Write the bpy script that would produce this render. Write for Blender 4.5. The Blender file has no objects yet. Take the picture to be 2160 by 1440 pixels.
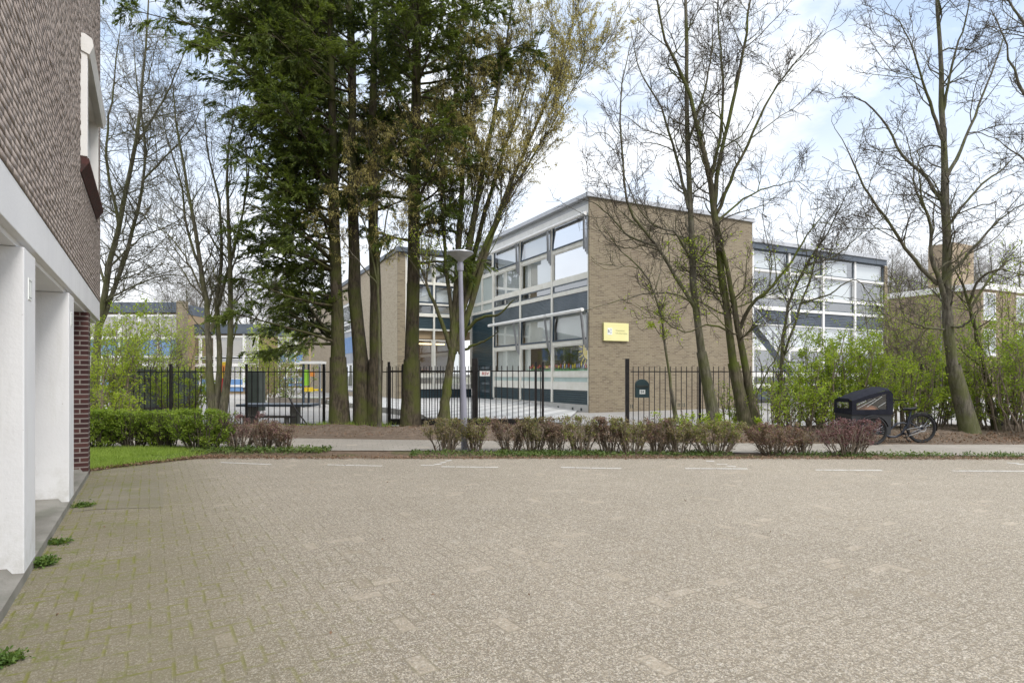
import bpy, math, random
import numpy as np
from mathutils import Vector, Matrix
SC = bpy.context.scene
COL = SC.collection
RAD = math.radians
# ------------------------------------------------------------------ camera, world, sun, exposure
F, HZ, CH = 1280.0, 790.0, 1.5
cam = bpy.data.cameras.new('camera'); cam_o = bpy.data.objects.new('camera', cam); COL.objects.link(cam_o)
cam.sensor_width = 36.0; cam.lens = 36.0 * F / 2160.0; cam.shift_y = 70.0 / 2160.0
cam.clip_start = 0.05; cam.clip_end = 2000.0
cam_o.location = (0, 0, CH); cam_o.rotation_euler = (RAD(90), 0, 0)
SC.camera = cam_o
SC.view_settings.view_transform = 'Standard'; SC.view_settings.look = 'None'
SC.view_settings.exposure = 0.95; SC.view_settings.gamma = 1.0
SUN_EL, SUN_AZ = RAD(46), RAD(132)          # azimuth clockwise from +Y: behind the camera, to its right
sl = bpy.data.lights.new('sun', 'SUN'); sl.energy = 1.25; sl.angle = RAD(18); sl.color = (1.0, 0.955, 0.89)
so = bpy.data.objects.new('sun', sl); COL.objects.link(so)
sd = Vector((math.sin(SUN_AZ) * math.cos(SUN_EL), math.cos(SUN_AZ) * math.cos(SUN_EL), math.sin(SUN_EL)))
so.rotation_euler = sd.to_track_quat('Z', 'Y').to_euler()
SC.cycles.max_bounces = 8; SC.cycles.transparent_max_bounces = 12
SC.cycles.caustics_reflective = False; SC.cycles.caustics_refractive = False


class NT:
    """short hand for node trees"""
    def __init__(s, nt): s.nt = nt
    def n(s, t, **kw):
        d = s.nt.nodes.new(t)
        for k, v in kw.items(): setattr(d, k, v)
        return d
    def put(s, sock, v):
        if isinstance(v, bpy.types.NodeSocket): s.nt.links.new(v, sock)
        elif isinstance(v, (tuple, list)) and sock.type == 'RGBA' and len(v) == 3: sock.default_value = (*v, 1)
        else: sock.default_value = v
    def m(s, op, a, b=None, c=None, clamp=False):
        d = s.n('ShaderNodeMath', operation=op); d.use_clamp = clamp
        for i, v in enumerate((a, b, c)):
            if v is not None: s.put(d.inputs[i], v)
        return d.outputs[0]
    def vm(s, op, a, b=None):
        d = s.n('ShaderNodeVectorMath', operation=op)
        s.put(d.inputs[0], a)
        if b is not None: s.put(d.inputs[1], b)
        return d.outputs['Value'] if op in ('DOT_PRODUCT', 'LENGTH') else d.outputs[0]
    def mix(s, f, a, b, blend='MIX'):
        d = s.n('ShaderNodeMix', data_type='RGBA', blend_type=blend)
        s.put(d.inputs[0], f); s.put(d.inputs[6], a); s.put(d.inputs[7], b)
        return d.outputs[2]
    def ss(s, v, a, b, lo=0.0, hi=1.0):
        d = s.n('ShaderNodeMapRange', interpolation_type='SMOOTHSTEP')
        s.put(d.inputs[0], v); s.put(d.inputs[1], a); s.put(d.inputs[2], b); s.put(d.inputs[3], lo); s.put(d.inputs[4], hi)
        return d.outputs[0]
    def noise(s, vec, scale, detail=4.0, rough=0.55, dist=0.0):
        d = s.n('ShaderNodeTexNoise'); s.put(d.inputs['Vector'], vec)
        d.inputs['Scale'].default_value = scale; d.inputs['Detail'].default_value = detail
        d.inputs['Roughness'].default_value = rough; d.inputs['Distortion'].default_value = dist
        return d.outputs[0]
    def comb(s, x, y, z=0.0):
        d = s.n('ShaderNodeCombineXYZ'); s.put(d.inputs[0], x); s.put(d.inputs[1], y); s.put(d.inputs[2], z)
        return d.outputs[0]
    def white(s, vec):
        d = s.n('ShaderNodeTexWhiteNoise', noise_dimensions='3D'); s.put(d.inputs['Vector'], vec)
        return d.outputs[0], d.outputs[1]


w = bpy.data.worlds.new('World'); SC.world = w; w.use_nodes = True
t = NT(w.node_tree); w.node_tree.nodes.clear()
sky = t.n('ShaderNodeTexSky', sky_type='NISHITA'); sky.sun_disc = False
sky.sun_elevation = SUN_EL; sky.sun_rotation = SUN_AZ; sky.air_density = 1.0; sky.dust_density = 1.5
tc = t.n('ShaderNodeTexCoord'); dirv = t.vm('NORMALIZE', tc.outputs['Generated'])
sep = t.n('ShaderNodeSeparateXYZ'); t.put(sep.inputs[0], dirv)
sv = t.vm('MULTIPLY', dirv, (1.0, 1.0, 2.2))
cn = t.noise(sv, 2.3, 7.0, 0.58, 0.35)
cf = t.ss(cn, 0.38, 0.62)
low = t.ss(sep.outputs[2], 0.50, 0.06)                       # cloud thickens towards the horizon
cf = t.m('MAXIMUM', t.m('MULTIPLY', cf, 0.93), t.m('MULTIPLY', low, 0.97))
zen = t.ss(sep.outputs[2], 0.50, 0.95, 1.0, 3.6)             # brighter overhead like overcast, raised further above the frame to light the scene
shade = t.ss(t.noise(sv, 5.0, 5.0, 0.5), 0.3, 0.75, 0.86, 1.08)
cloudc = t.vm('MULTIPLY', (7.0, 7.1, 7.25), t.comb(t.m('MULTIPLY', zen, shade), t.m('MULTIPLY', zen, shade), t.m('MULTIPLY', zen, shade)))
blue = t.mix(0.55, t.vm('MULTIPLY', sky.outputs[0], (1.0, 1.0, 1.0)), (4.6, 5.7, 7.4))
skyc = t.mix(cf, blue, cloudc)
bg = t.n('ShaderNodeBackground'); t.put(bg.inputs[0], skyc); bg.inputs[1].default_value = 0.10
wo = t.n('ShaderNodeOutputWorld'); w.node_tree.links.new(bg.outputs[0], wo.inputs[0])

# ------------------------------------------------------------------ frames and helpers
def V2(x, y): return np.array([x, y, 0.0])
ZB = 2.80
LU, LN, LO = V2(-.513, .858), V2(.858, .513), V2(-3.06, 3.62)      # apartment block: along its front, outward, origin
SU, SV = V2(.892, .452), V2(-.452, .892)                            # school: along the gable, along the long front
SNG, SNF = V2(.452, -.892), V2(-.892, -.452)                        # outward of gable, outward of long front
def P(px, py, Y): return np.array([(px - 1080) / F * Y, Y, CH + (HZ - py) / F * Y])
def G(px, py, z=0.0):
    Y = (CH - z) * F / (py - HZ)
    return np.array([(px - 1080) / F * Y, Y, z])

def tag(o, label=None, cat=None, group=None, kind=None):
    if label: o['label'] = label
    if cat: o['category'] = cat
    if group: o['group'] = group
    if kind: o['kind'] = kind
    return o
def empty(name, loc, label, cat, group=None):
    o = bpy.data.objects.new(name, None); COL.objects.link(o); o.location = loc; o.empty_display_size = .2
    return tag(o, label, cat, group)
def link(name, me, mat, parent=None):
    o = bpy.data.objects.new(name, me); COL.objects.link(o)
    if mat: me.materials.append(mat)
    if parent is not None:
        o.parent = parent
        if parent.type == 'EMPTY': o.matrix_parent_inverse = Matrix.Translation(-Vector(parent.location))
    return o
def copy_tree(o, parent=None):
    c = o.copy(); COL.objects.link(c)
    if parent is not None: c.parent = parent
    for ch in list(o.children): copy_tree(ch, c)
    return c
def np_mesh(name, verts, quads=None, tris=None, smooth=False):
    me = bpy.data.meshes.new(name)
    verts = np.asarray(verts, dtype=np.float32).reshape(-1, 3)
    loops, starts, n = [], [], 0
    for f, k in ((quads, 4), (tris, 3)):
        if f is None or len(f) == 0: continue
        f = np.asarray(f, dtype=np.int32)
        loops.append(f.ravel()); starts.append(n + np.arange(len(f)) * k); n += len(f) * k
    loops = np.concatenate(loops); starts = np.concatenate(starts).astype(np.int32)
    me.vertices.add(len(verts)); me.vertices.foreach_set('co', verts.ravel())
    me.loops.add(len(loops)); me.loops.foreach_set('vertex_index', loops)
    me.polygons.add(len(starts)); me.polygons.foreach_set('loop_start', starts)
    if smooth: me.polygons.foreach_set('use_smooth', np.ones(len(starts), dtype=bool))
    me.update(calc_edges=True); me.validate()
    return me

class MB:
    def __init__(s): s.v = []; s.f = []
    def add(s, vs, fs):
        b = len(s.v); s.v += [tuple(map(float, v)) for v in vs]; s.f += [tuple(b + i for i in f) for f in fs]; return s
    def box(s, fr, a0, a1, b0, b1, z0, z1):
        o, u, n = fr; vs = []
        for z in (z0, z1):
            for a, b in ((a0, b0), (a1, b0), (a1, b1), (a0, b1)):
                p = o + u * a + n * b; vs.append((p[0], p[1], p[2] + z))
        fl = [(3, 2, 1, 0), (4, 5, 6, 7), (0, 1, 5, 4), (1, 2, 6, 5), (2, 3, 7, 6), (3, 0, 4, 7)]
        if np.cross(u, n)[2] < 0: fl = [f[::-1] for f in fl]
        return s.add(vs, fl)
    def bar(s, a, b, w, h=None):
        """square bar from a to b"""
        a, b = np.asarray(a, float), np.asarray(b, float); h = h or w
        d = b - a; L = np.linalg.norm(d); d = d / L
        r = np.array([0, 0, 1.0]) if abs(d[2]) < .9 else np.array([1.0, 0, 0])
        x = np.cross(d, r); x /= np.linalg.norm(x); y = np.cross(x, d)
        vs = [p + x * i * w / 2 + y * j * h / 2 for p in (a, b) for i, j in ((-1, -1), (1, -1), (1, 1), (-1, 1))]
        return s.add(vs, [(0, 1, 2, 3), (7, 6, 5, 4), (0, 4, 5, 1), (1, 5, 6, 2), (2, 6, 7, 3), (3, 7, 4, 0)])
    def tube(s, pts, r, k=8, caps=True):
        pts = np.asarray(pts, float); n = len(pts)
        r = np.full(n, r) if np.isscalar(r) else np.asarray(r, float)
        vv, q = tubes(pts[None], r[None], k); b = len(s.v)
        s.v += [tuple(map(float, x)) for x in vv]; s.f += [tuple(int(b + i) for i in f) for f in q]
        if caps:
            s.f.append(tuple(b + i for i in range(k))[::-1]); s.f.append(tuple(b + (n - 1) * k + i for i in range(k)))
        return s
    def lathe(s, c, prof, k=20, axis=(0, 0, 1)):
        ax = np.asarray(axis, float); ax /= np.linalg.norm(ax)
        e = np.array([1.0, 0, 0]) if abs(ax[0]) < .8 else np.array([0, 0, 1.0])
        x = np.cross(ax, e); x /= np.linalg.norm(x); y = np.cross(ax, x); b = len(s.v)
        for r, h in prof:
            for i in range(k):
                a = 2 * math.pi * i / k
                s.v.append(tuple(map(float, np.asarray(c) + ax * h + (x * math.cos(a) + y * math.sin(a)) * r)))
        for j in range(len(prof) - 1):
            for i in range(k):
                i2 = (i + 1) % k
                s.f.append((b + j * k + i, b + j * k + i2, b + (j + 1) * k + i2, b + (j + 1) * k + i))
        return s
    def ring(s, c, axis, R, r, k=40, m=8):
        ax = np.asarray(axis, float); ax /= np.linalg.norm(ax)
        return s.lathe(c, [(R + r * math.cos(2 * math.pi * j / m), r * math.sin(2 * math.pi * j / m)) for j in range(m + 1)], k, ax)
    def prism(s, poly, d):
        """extrude the 3-D polygon by vector d"""
        n = len(poly); d = np.asarray(d, float)
        vs = [np.asarray(p, float) for p in poly] + [np.asarray(p, float) + d for p in poly]
        return s.add(vs, [tuple(range(n)), tuple(range(2 * n - 1, n - 1, -1))] + [(i, n + i, n + (i + 1) % n, (i + 1) % n) for i in range(n)])
    def build(s, name, mat, parent=None, smooth=False, bevel=0.0):
        me = bpy.data.meshes.new(name); me.from_pydata(s.v, [], s.f); me.update()
        import bmesh
        bm = bmesh.new(); bm.from_mesh(me); bmesh.ops.recalc_face_normals(bm, faces=bm.faces)
        if bevel: bmesh.ops.bevel(bm, geom=[e for e in bm.edges], offset=bevel, segments=2, affect='EDGES', clamp_overlap=True, profile=.5)
        bm.to_mesh(me); bm.free()
        if smooth:
            me.polygons.foreach_set('use_smooth', np.ones(len(me.polygons), dtype=bool))
            me.set_sharp_from_angle(angle=RAD(40))
        return link(name, me, mat, parent)

def tubes(pts, r, k):
    """pts [B,N,3], r [B,N] -> verts, quads of B tapered tubes"""
    B, N, _ = pts.shape
    tn = np.gradient(pts, axis=1); tn /= np.linalg.norm(tn, axis=2, keepdims=True) + 1e-9
    mt = np.abs(tn.mean(axis=1)); ref = np.eye(3)[np.argmin(mt, axis=1)]
    x = np.cross(tn, ref[:, None, :]); x /= np.linalg.norm(x, axis=2, keepdims=True) + 1e-9
    y = np.cross(tn, x)
    a = np.arange(k) * 2 * np.pi / k
    vv = pts[:, :, None, :] + r[:, :, None, None] * (np.cos(a)[None, None, :, None] * x[:, :, None, :] + np.sin(a)[None, None, :, None] * y[:, :, None, :])
    base = (np.arange(B) * N * k)[:, None, None] + (np.arange(N - 1) * k)[None, :, None]
    i = np.arange(k)[None, None, :]; j = (np.arange(k) + 1) % k; j = j[None, None, :]
    q = np.stack([base + i, base + j, base + k + j, base + k + i], axis=3).reshape(-1, 4)
    return vv.reshape(-1, 3), q

# ------------------------------------------------------------------ materials
def newmat(name):
    m = bpy.data.materials.new(name); m.use_nodes = True; m.node_tree.nodes.clear()
    t = NT(m.node_tree); out = t.n('ShaderNodeOutputMaterial')
    return m, t, out
def principled(t, out, col, rough=.6, metal=0.0, bump=None, bstr=.3, bdist=.01, spec=.5):
    p = t.n('ShaderNodeBsdfPrincipled'); t.put(p.inputs['Base Color'], col); t.put(p.inputs['Roughness'], rough)
    p.inputs['Metallic'].default_value = metal; p.inputs['Specular IOR Level'].default_value = spec
    if bump is not None:
        b = t.n('ShaderNodeBump'); b.inputs['Strength'].default_value = bstr; b.inputs['Distance'].default_value = bdist
        t.put(b.inputs['Height'], bump); t.nt.links.new(b.outputs[0], p.inputs['Normal'])
    if out is not None: t.nt.links.new(p.outputs[0], out.inputs[0])
    return p
def pos(t): return t.n('ShaderNodeNewGeometry').outputs['Position']
def noisy(name, c1, c2, scale=3.0, rough=.6, metal=0.0, bump=0.0, bscale=40.0, spec=.4, c3=None, s3=.6, f3=.5):
    m, t, out = newmat(name); p = pos(t)
    c = t.mix(t.ss(t.noise(p, scale, 5), .3, .7), c1, c2)
    if c3: c = t.mix(t.m('MULTIPLY', t.ss(t.noise(p, s3, 6, .6), .5, .68), f3), c, c3)
    principled(t, out, c, rough, metal, t.noise(p, bscale, 4) if bump else None, bump, .01, spec)
    return m
def sep3(t, v):
    s = t.n('ShaderNodeSeparateXYZ'); t.put(s.inputs[0], v); return s.outputs

def brick_mat(name, ca, cb, cc, mortar, dirsum, bw=.22, bh=.066, joint=.011, stain=(.2, .17, .13), stain_f=.35, bumpk=.5):
    m, t, out = newmat(name); p = pos(t); x = t.vm('DOT_PRODUCT', p, tuple(dirsum)); z = sep3(t, p)[2]
    rz = t.m('DIVIDE', z, bh); row = t.m('FLOOR', rz); fz = t.m('FRACT', rz)
    xx = t.m('ADD', t.m('DIVIDE', x, bw), t.m('MULTIPLY', t.m('FLOORED_MODULO', row, 2.0), .5))
    ci = t.m('FLOOR', xx); fx = t.m('FRACT', xx)
    dx = t.m('MULTIPLY', t.m('MINIMUM', fx, t.m('SUBTRACT', 1.0, fx)), bw)
    dz = t.m('MULTIPLY', t.m('MINIMUM', fz, t.m('SUBTRACT', 1.0, fz)), bh)
    d = t.m('MINIMUM', dx, dz); face = t.ss(d, joint * .35, joint * .75)
    r1, rc = t.white(t.comb(ci, row, 3.0)); r2, _ = t.white(t.comb(ci, row, 9.0))
    c = t.mix(t.ss(r1, .1, .9), ca, cb); c = t.mix(t.ss(r2, .75, .95), c, cc)
    c = t.mix(t.m('MULTIPLY', t.ss(t.noise(p, .55, 6, .62), .42, .72), stain_f), c, stain)
    g = t.noise(p, 60, 3); c = t.mix(.25, c, t.vm('SCALE', c), 'MIX') if False else t.mix(t.m('MULTIPLY', g, .25), c, (.1, .09, .08), 'MULTIPLY')
    c = t.mix(face, mortar, c)
    principled(t, out, c, .85, 0, t.m('ADD', face, t.m('MULTIPLY', g, .35)), bumpk, .008, .25)
    return m

M = {}
M['brick_school'] = brick_mat('brick_school', (.30, .25, .168), (.25, .205, .138), (.195, .155, .108), (.30, .265, .205), SU + SV, stain=(.20, .15, .105), stain_f=.6)
M['brick_pale'] = brick_mat('brick_pale', (.46, .385, .285), (.40, .335, .245), (.35, .285, .205), (.46, .4, .31), SU + SV, stain=(.4, .33, .25), stain_f=.3)
M['brick_far'] = brick_mat('brick_far', (.38, .30, .205), (.33, .255, .175), (.27, .20, .14), (.36, .30, .22), SU + SV, stain_f=.25)
M['brick_dark'] = brick_mat('brick_dark', (.075, .032, .03), (.055, .026, .026), (.10, .045, .04), (.25, .22, .20), LU + LN, bw=.22, bh=.0715, joint=.016, stain_f=.0)
# grey-brown relief brick of the apartment block: every brick is modelled, the colour varies per brick
m, t, out = newmat('brick_apartment'); p = pos(t)
al = t.vm('DOT_PRODUCT', p, tuple(LU)); z = sep3(t, p)[2]
row = t.m('FLOOR', t.m('DIVIDE', t.m('SUBTRACT', z, ZB), .055)); ci = t.m('FLOOR', t.m('ADD', t.m('DIVIDE', al, .215), t.m('MULTIPLY', t.white(t.comb(row, 0.0, 5.0))[0], 9.0)))
r1, _ = t.white(t.comb(ci, row, 1.0))
c = t.mix(r1, (.295, .25, .222), (.365, .315, .282)); c = t.mix(t.ss(t.noise(p, 1.1, 5), .45, .75, 0, .35), c, (.2, .155, .14))
c = t.mix(t.m('MULTIPLY', t.ss(t.noise(p, 38, 4, .7), .45, .7), .45), c, (.13, .10, .09))
c = t.mix(t.ss(t.noise(p, 17, 4, .6), .58, .75, 0, .45), c, (.46, .41, .36))
principled(t, out, c, .9, 0, t.noise(p, 90, 4, .6), .3, .006, .2); M['brick_apartment'] = m
M['mortar'] = noisy('mortar', (.11, .09, .08), (.17, .145, .13), 9, .95)
M['white_render'] = noisy('white_render', (.70, .70, .71), (.76, .76, .765), 1.2, .6, 0, .12, 60, .3, (.58, .57, .54), 2.2, .25)
m, t, out = newmat('white_render'); p = pos(t); zz_ = sep3(t, p)[2]
c = t.mix(t.ss(t.noise(p, 1.2, 5), .3, .7), (.70, .70, .71), (.76, .76, .765)); sp_ = t.vm('MULTIPLY', p, (3.0, 3.0, .35))
c = t.mix(t.m('MULTIPLY', t.ss(t.noise(sp_, 2.2, 6, .65), .52, .72), .22), c, (.5, .49, .45))
c = t.mix(t.m('MULTIPLY', t.m('MULTIPLY', t.ss(zz_, .75, .08), t.ss(t.noise(p, 4.5, 6, .7), .42, .66)), .4), c, (.40, .39, .33))
c = t.mix(t.ss(t.noise(p, 26, 3, .6), .71, .76, 0, .5), c, (.38, .37, .34))
principled(t, out, c, .6, 0, t.noise(p, 40, 5), .25, .008, .3); M['white_render'] = m
M['white_paint'] = noisy('white_paint', (.74, .73, .70), (.79, .78, .76), 2, .45, c3=(.6, .58, .53), s3=3, f3=.3)
M['cream_frame'] = noisy('cream_frame', (.70, .68, .60), (.76, .74, .68), 3, .4, c3=(.55, .52, .44), s3=2, f3=.3)
M['concrete'] = noisy('concrete', (.19, .18, .155), (.28, .265, .235), 2.5, .85, 0, .35, 50, .3, (.13, .14, .10), 1.3, .6)
M['concrete_pale'] = noisy('concrete_pale', (.42, .41, .385), (.5, .49, .465), 2, .85, 0, .3, 50, .3, (.25, .25, .2), 1.0, .4)
M['clad_blue'] = noisy('clad_blue', (.020, .043, .055), (.030, .056, .068), 2, .32, 0, 0, 10, .5)
M['clad_grey'] = noisy('clad_grey', (.085, .108, .125), (.13, .155, .175), 1.5, .28, 0, 0, 10, .5)
M['frame_dark'] = noisy('frame_dark', (.035, .055, .08), (.05, .07, .095), 4, .4)
M['coping'] = noisy('coping', (.42, .43, .45), (.50, .51, .53), 2, .4, .3)
M['fascia_dark'] = noisy('fascia_dark', (.075, .09, .115), (.10, .12, .145), 2, .45)
M['panel_green'] = noisy('panel_green', (.40, .45, .43), (.46, .5, .48), 1, .35)
M['panel_blue'] = noisy('panel_blue', (.13, .25, .47), (.17, .3, .53), 2, .4)
M['blind_or_reflection'] = noisy('blind_or_reflection', (.62, .62, .58), (.70, .70, .66), .8, .8)
M['blind_or_reflection_white'] = noisy('blind_or_reflection_white', (.86, .87, .87), (.89, .90, .90), .8, .8)
M['interior'] = noisy('interior', (.30, .22, .13), (.36, .27, .17), .6, .8)
M['interior_grey'] = noisy('interior_grey', (.32, .33, .36), (.4, .41, .44), .6, .8)
M['board'] = noisy('board', (.03, .04, .06), (.05, .06, .085), 3, .4)
M['metal_black'] = noisy('metal_black', (.014, .012, .012), (.028, .024, .022), 8, .45, .2)
M['metal_grey'] = noisy('metal_grey', (.34, .35, .37), (.42, .43, .45), 4, .4, .6)
M['lamp_paint'] = noisy('lamp_paint', (.25, .25, .30), (.30, .30, .35), 3, .45, .1, c3=(.22, .22, .25), s3=2, f3=.4)
M['lamp_glass'] = noisy('lamp_glass', (.26, .27, .28), (.33, .34, .35), 6, .25)
M['sill_red'] = noisy('sill_red', (.075, .022, .018), (.04, .02, .017), 14, .7, 0, .3, 60)
M['letter_green'] = noisy('letter_green', (.018, .045, .05), (.03, .06, .065), 6, .4)
M['yellow_board'] = noisy('yellow_board', (.78, .73, .34), (.82, .77, .40), 1.4, .4)
M['ink_grey'] = noisy('ink_grey', (.42, .42, .22), (.45, .45, .25), 3, .6)
M['ink_black'] = noisy('ink_black', (.03, .04, .035), (.04, .05, .045), 3, .6)
M['sign_white'] = noisy('sign_white', (.78, .8, .76), (.82, .84, .8), 3, .5)
M['red_paint'] = noisy('red_paint', (.50, .035, .03), (.4, .03, .03), 5, .45)
M['yellow_paint'] = noisy('yellow_paint', (.80, .58, .04), (.74, .5, .03), 5, .45)
M['orange_paint'] = noisy('orange_paint', (.75, .28, .05), (.7, .24, .04), 5, .45)
M['lime_paint'] = noisy('lime_paint', (.30, .60, .04), (.26, .52, .04), 5, .45)
M['purple_paint'] = noisy('purple_paint', (.24, .24, .46), (.3, .3, .52), 5, .5)
M['green_paper'] = noisy('green_paper', (.10, .36, .16), (.14, .42, .2), 5, .6)
M['bin_green'] = noisy('bin_green', (.075, .09, .075), (.1, .115, .095), 3, .5)
M['wood_grey'] = noisy('wood_grey', (.14, .12, .10), (.21, .185, .155), 6, .8, 0, .3, 30)
M['wood_dark'] = noisy('wood_dark', (.05, .04, .035), (.075, .065, .055), 6, .8, 0, .3, 30)
M['rubber'] = noisy('rubber', (.012, .012, .013), (.02, .02, .021), 20, .75)
M['bike_paint'] = noisy('bike_paint', (.016, .02, .032), (.022, .027, .042), 5, .3)
M['box_paint'] = noisy('box_paint', (.024, .025, .028), (.034, .035, .038), 4, .5)
M['hood_fabric'] = noisy('hood_fabric', (.008, .009, .015), (.013, .014, .022), 7, .75, 0, .6, 14, .2)
M['steel'] = noisy('steel', (.45, .46, .48), (.55, .56, .58), 9, .3, .9)
M['cargo'] = noisy('cargo', (.5, .22, .12), (.42, .17, .1), 9, .8)
M['road_paint'] = noisy('road_paint', (.46, .44, .405), (.56, .54, .50), 5, .7, c3=(.34, .30, .24), s3=7, f3=.95)

def bark(name, c1, c2, moss, mossf, scale=7.0):
    m, t, out = newmat(name); p = pos(t)
    pv = t.vm('MULTIPLY', p, (1.0, 1.0, .22))
    n1 = t.noise(pv, scale * 3, 6, .65)
    c = t.mix(t.ss(n1, .35, .68), c1, c2)
    c = t.mix(t.m('MULTIPLY', t.ss(t.noise(p, 1.5, 6, .65), .40, .62), mossf), c, moss)
    principled(t, out, c, .9, 0, n1, .9, .02, .2); return m
M['bark_conifer'] = bark('bark_conifer', (.036, .029, .020), (.105, .084, .058), (.075, .085, .020), .85)
M['bark_moss'] = bark('bark_moss', (.055, .048, .03), (.13, .112, .072), (.085, .105, .016), .85)
M['bark_grey'] = bark('bark_grey', (.07, .063, .047), (.17, .152, .115), (.10, .108, .036), .75)
M['bark_olive'] = bark('bark_olive', (.085, .078, .055), (.20, .18, .13), (.13, .14, .045), .7)
M['twig_olive'] = noisy('twig_olive', (.09, .08, .05), (.15, .135, .085), 2.0, .9)
M['twig'] = noisy('twig', (.055, .045, .034), (.095, .078, .058), 2.0, .9)
M['twig_grey'] = noisy('twig_grey', (.15, .135, .12), (.22, .20, .18), 2.0, .9)
M['twig_brown'] = noisy('twig_brown', (.15, .12, .085), (.25, .20, .15), 9.0, .9)
def leafmat(name, c1, c2, c3, trans=.35, cl=.9, rough=.55):
    m, t, out = newmat(name); p = pos(t)
    r, _ = t.white(t.vm('FLOOR', t.vm('MULTIPLY', p, (22.0, 22.0, 22.0))))
    c = t.mix(t.ss(t.noise(p, cl, 3), .35, .65), c1, c2)
    c = t.mix(t.m('MULTIPLY', t.ss(r, .35, 1.0), .6), c, c3)
    pr = principled(t, None, c, rough, 0, None, spec=.3)
    tr = t.n('ShaderNodeBsdfTranslucent'); t.put(tr.inputs[0], t.vm('MULTIPLY', c, (1.25, 1.3, .8)))
    mx = t.n('ShaderNodeMixShader'); mx.inputs[0].default_value = trans
    t.nt.links.new(pr.outputs[0], mx.inputs[1]); t.nt.links.new(tr.outputs[0], mx.inputs[2]); t.nt.links.new(mx.outputs[0], out.inputs[0])
    return m
M['needles'] = leafmat('needles', (.042, .070, .022), (.135, .175, .034), (.22, .265, .05), .4, 1.1)
M['spring_leaf'] = leafmat('spring_leaf', (.30, .38, .035), (.35, .43, .05), (.42, .48, .09), .5)
M['deep_leaf'] = leafmat('deep_leaf', (.17, .26, .03), (.22, .31, .035), (.30, .38, .06), .45)
M['hedge_leaf'] = leafmat('hedge_leaf', (.15, .23, .028), (.21, .29, .035), (.32, .38, .06), .4, 3)
M['catkin'] = leafmat('catkin', (.46, .40, .15), (.40, .33, .12), (.55, .48, .20), .4)
M['dry_leaf'] = leafmat('dry_leaf', (.235, .155, .115), (.19, .16, .09), (.33, .22, .16), .35, 4)
M['dry_green'] = leafmat('dry_green', (.20, .18, .075), (.235, .175, .10), (.29, .28, .10), .35, 4)
M['purple_leaf'] = leafmat('purple_leaf', (.145, .065, .075), (.18, .09, .09), (.26, .14, .14), .25, 3)
M['ivy'] = leafmat('ivy', (.055, .10, .025), (.10, .15, .035), (.19, .22, .06), .25, 2)
M['litter'] = leafmat('litter', (.17, .10, .06), (.22, .13, .08), (.28, .2, .13), .1, 2)
M['weed_leaf'] = leafmat('weed_leaf', (.07, .13, .03), (.10, .17, .035), (.16, .23, .05), .3, 5)
M['grass'] = leafmat('grass', (.22, .31, .05), (.27, .36, .065), (.34, .42, .11), .4, 1.2)

def glass(name, fac, tint=(.9, .93, .93)):
    m, t, out = newmat(name)
    tr = t.n('ShaderNodeBsdfTransparent'); t.put(tr.inputs[0], tint)
    gl = t.n('ShaderNodeBsdfGlossy'); gl.inputs['Roughness'].default_value = .0; t.put(gl.inputs[0], (.95, .97, 1.0))
    b = t.n('ShaderNodeBump'); b.inputs['Strength'].default_value = .02; b.inputs['Distance'].default_value = .02
    t.put(b.inputs['Height'], t.noise(pos(t), .9, 2)); t.nt.links.new(b.outputs[0], gl.inputs['Normal'])
    lw = t.n('ShaderNodeLayerWeight'); lw.inputs[0].default_value = .5
    f = t.m('ADD', t.m('MULTIPLY', t.m('POWER', lw.outputs['Facing'], 3.0), .6), fac, clamp=True)
    mx = t.n('ShaderNodeMixShader'); t.put(mx.inputs[0], f)
    t.nt.links.new(tr.outputs[0], mx.inputs[1]); t.nt.links.new(gl.outputs[0], mx.inputs[2]); t.nt.links.new(mx.outputs[0], out.inputs[0])
    return m
M['glass_sky'] = glass('glass_sky', .72)
M['glass'] = glass('glass', .10)
M['glass_mid'] = glass('glass_mid', .30)
M['frosted'] = noisy('frosted', (.36, .46, .44), (.46, .56, .54), 1.5, .18, 0, 0, 10, .6)
M['film'] = glass('film', .12, (.82, .84, .8))

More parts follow.
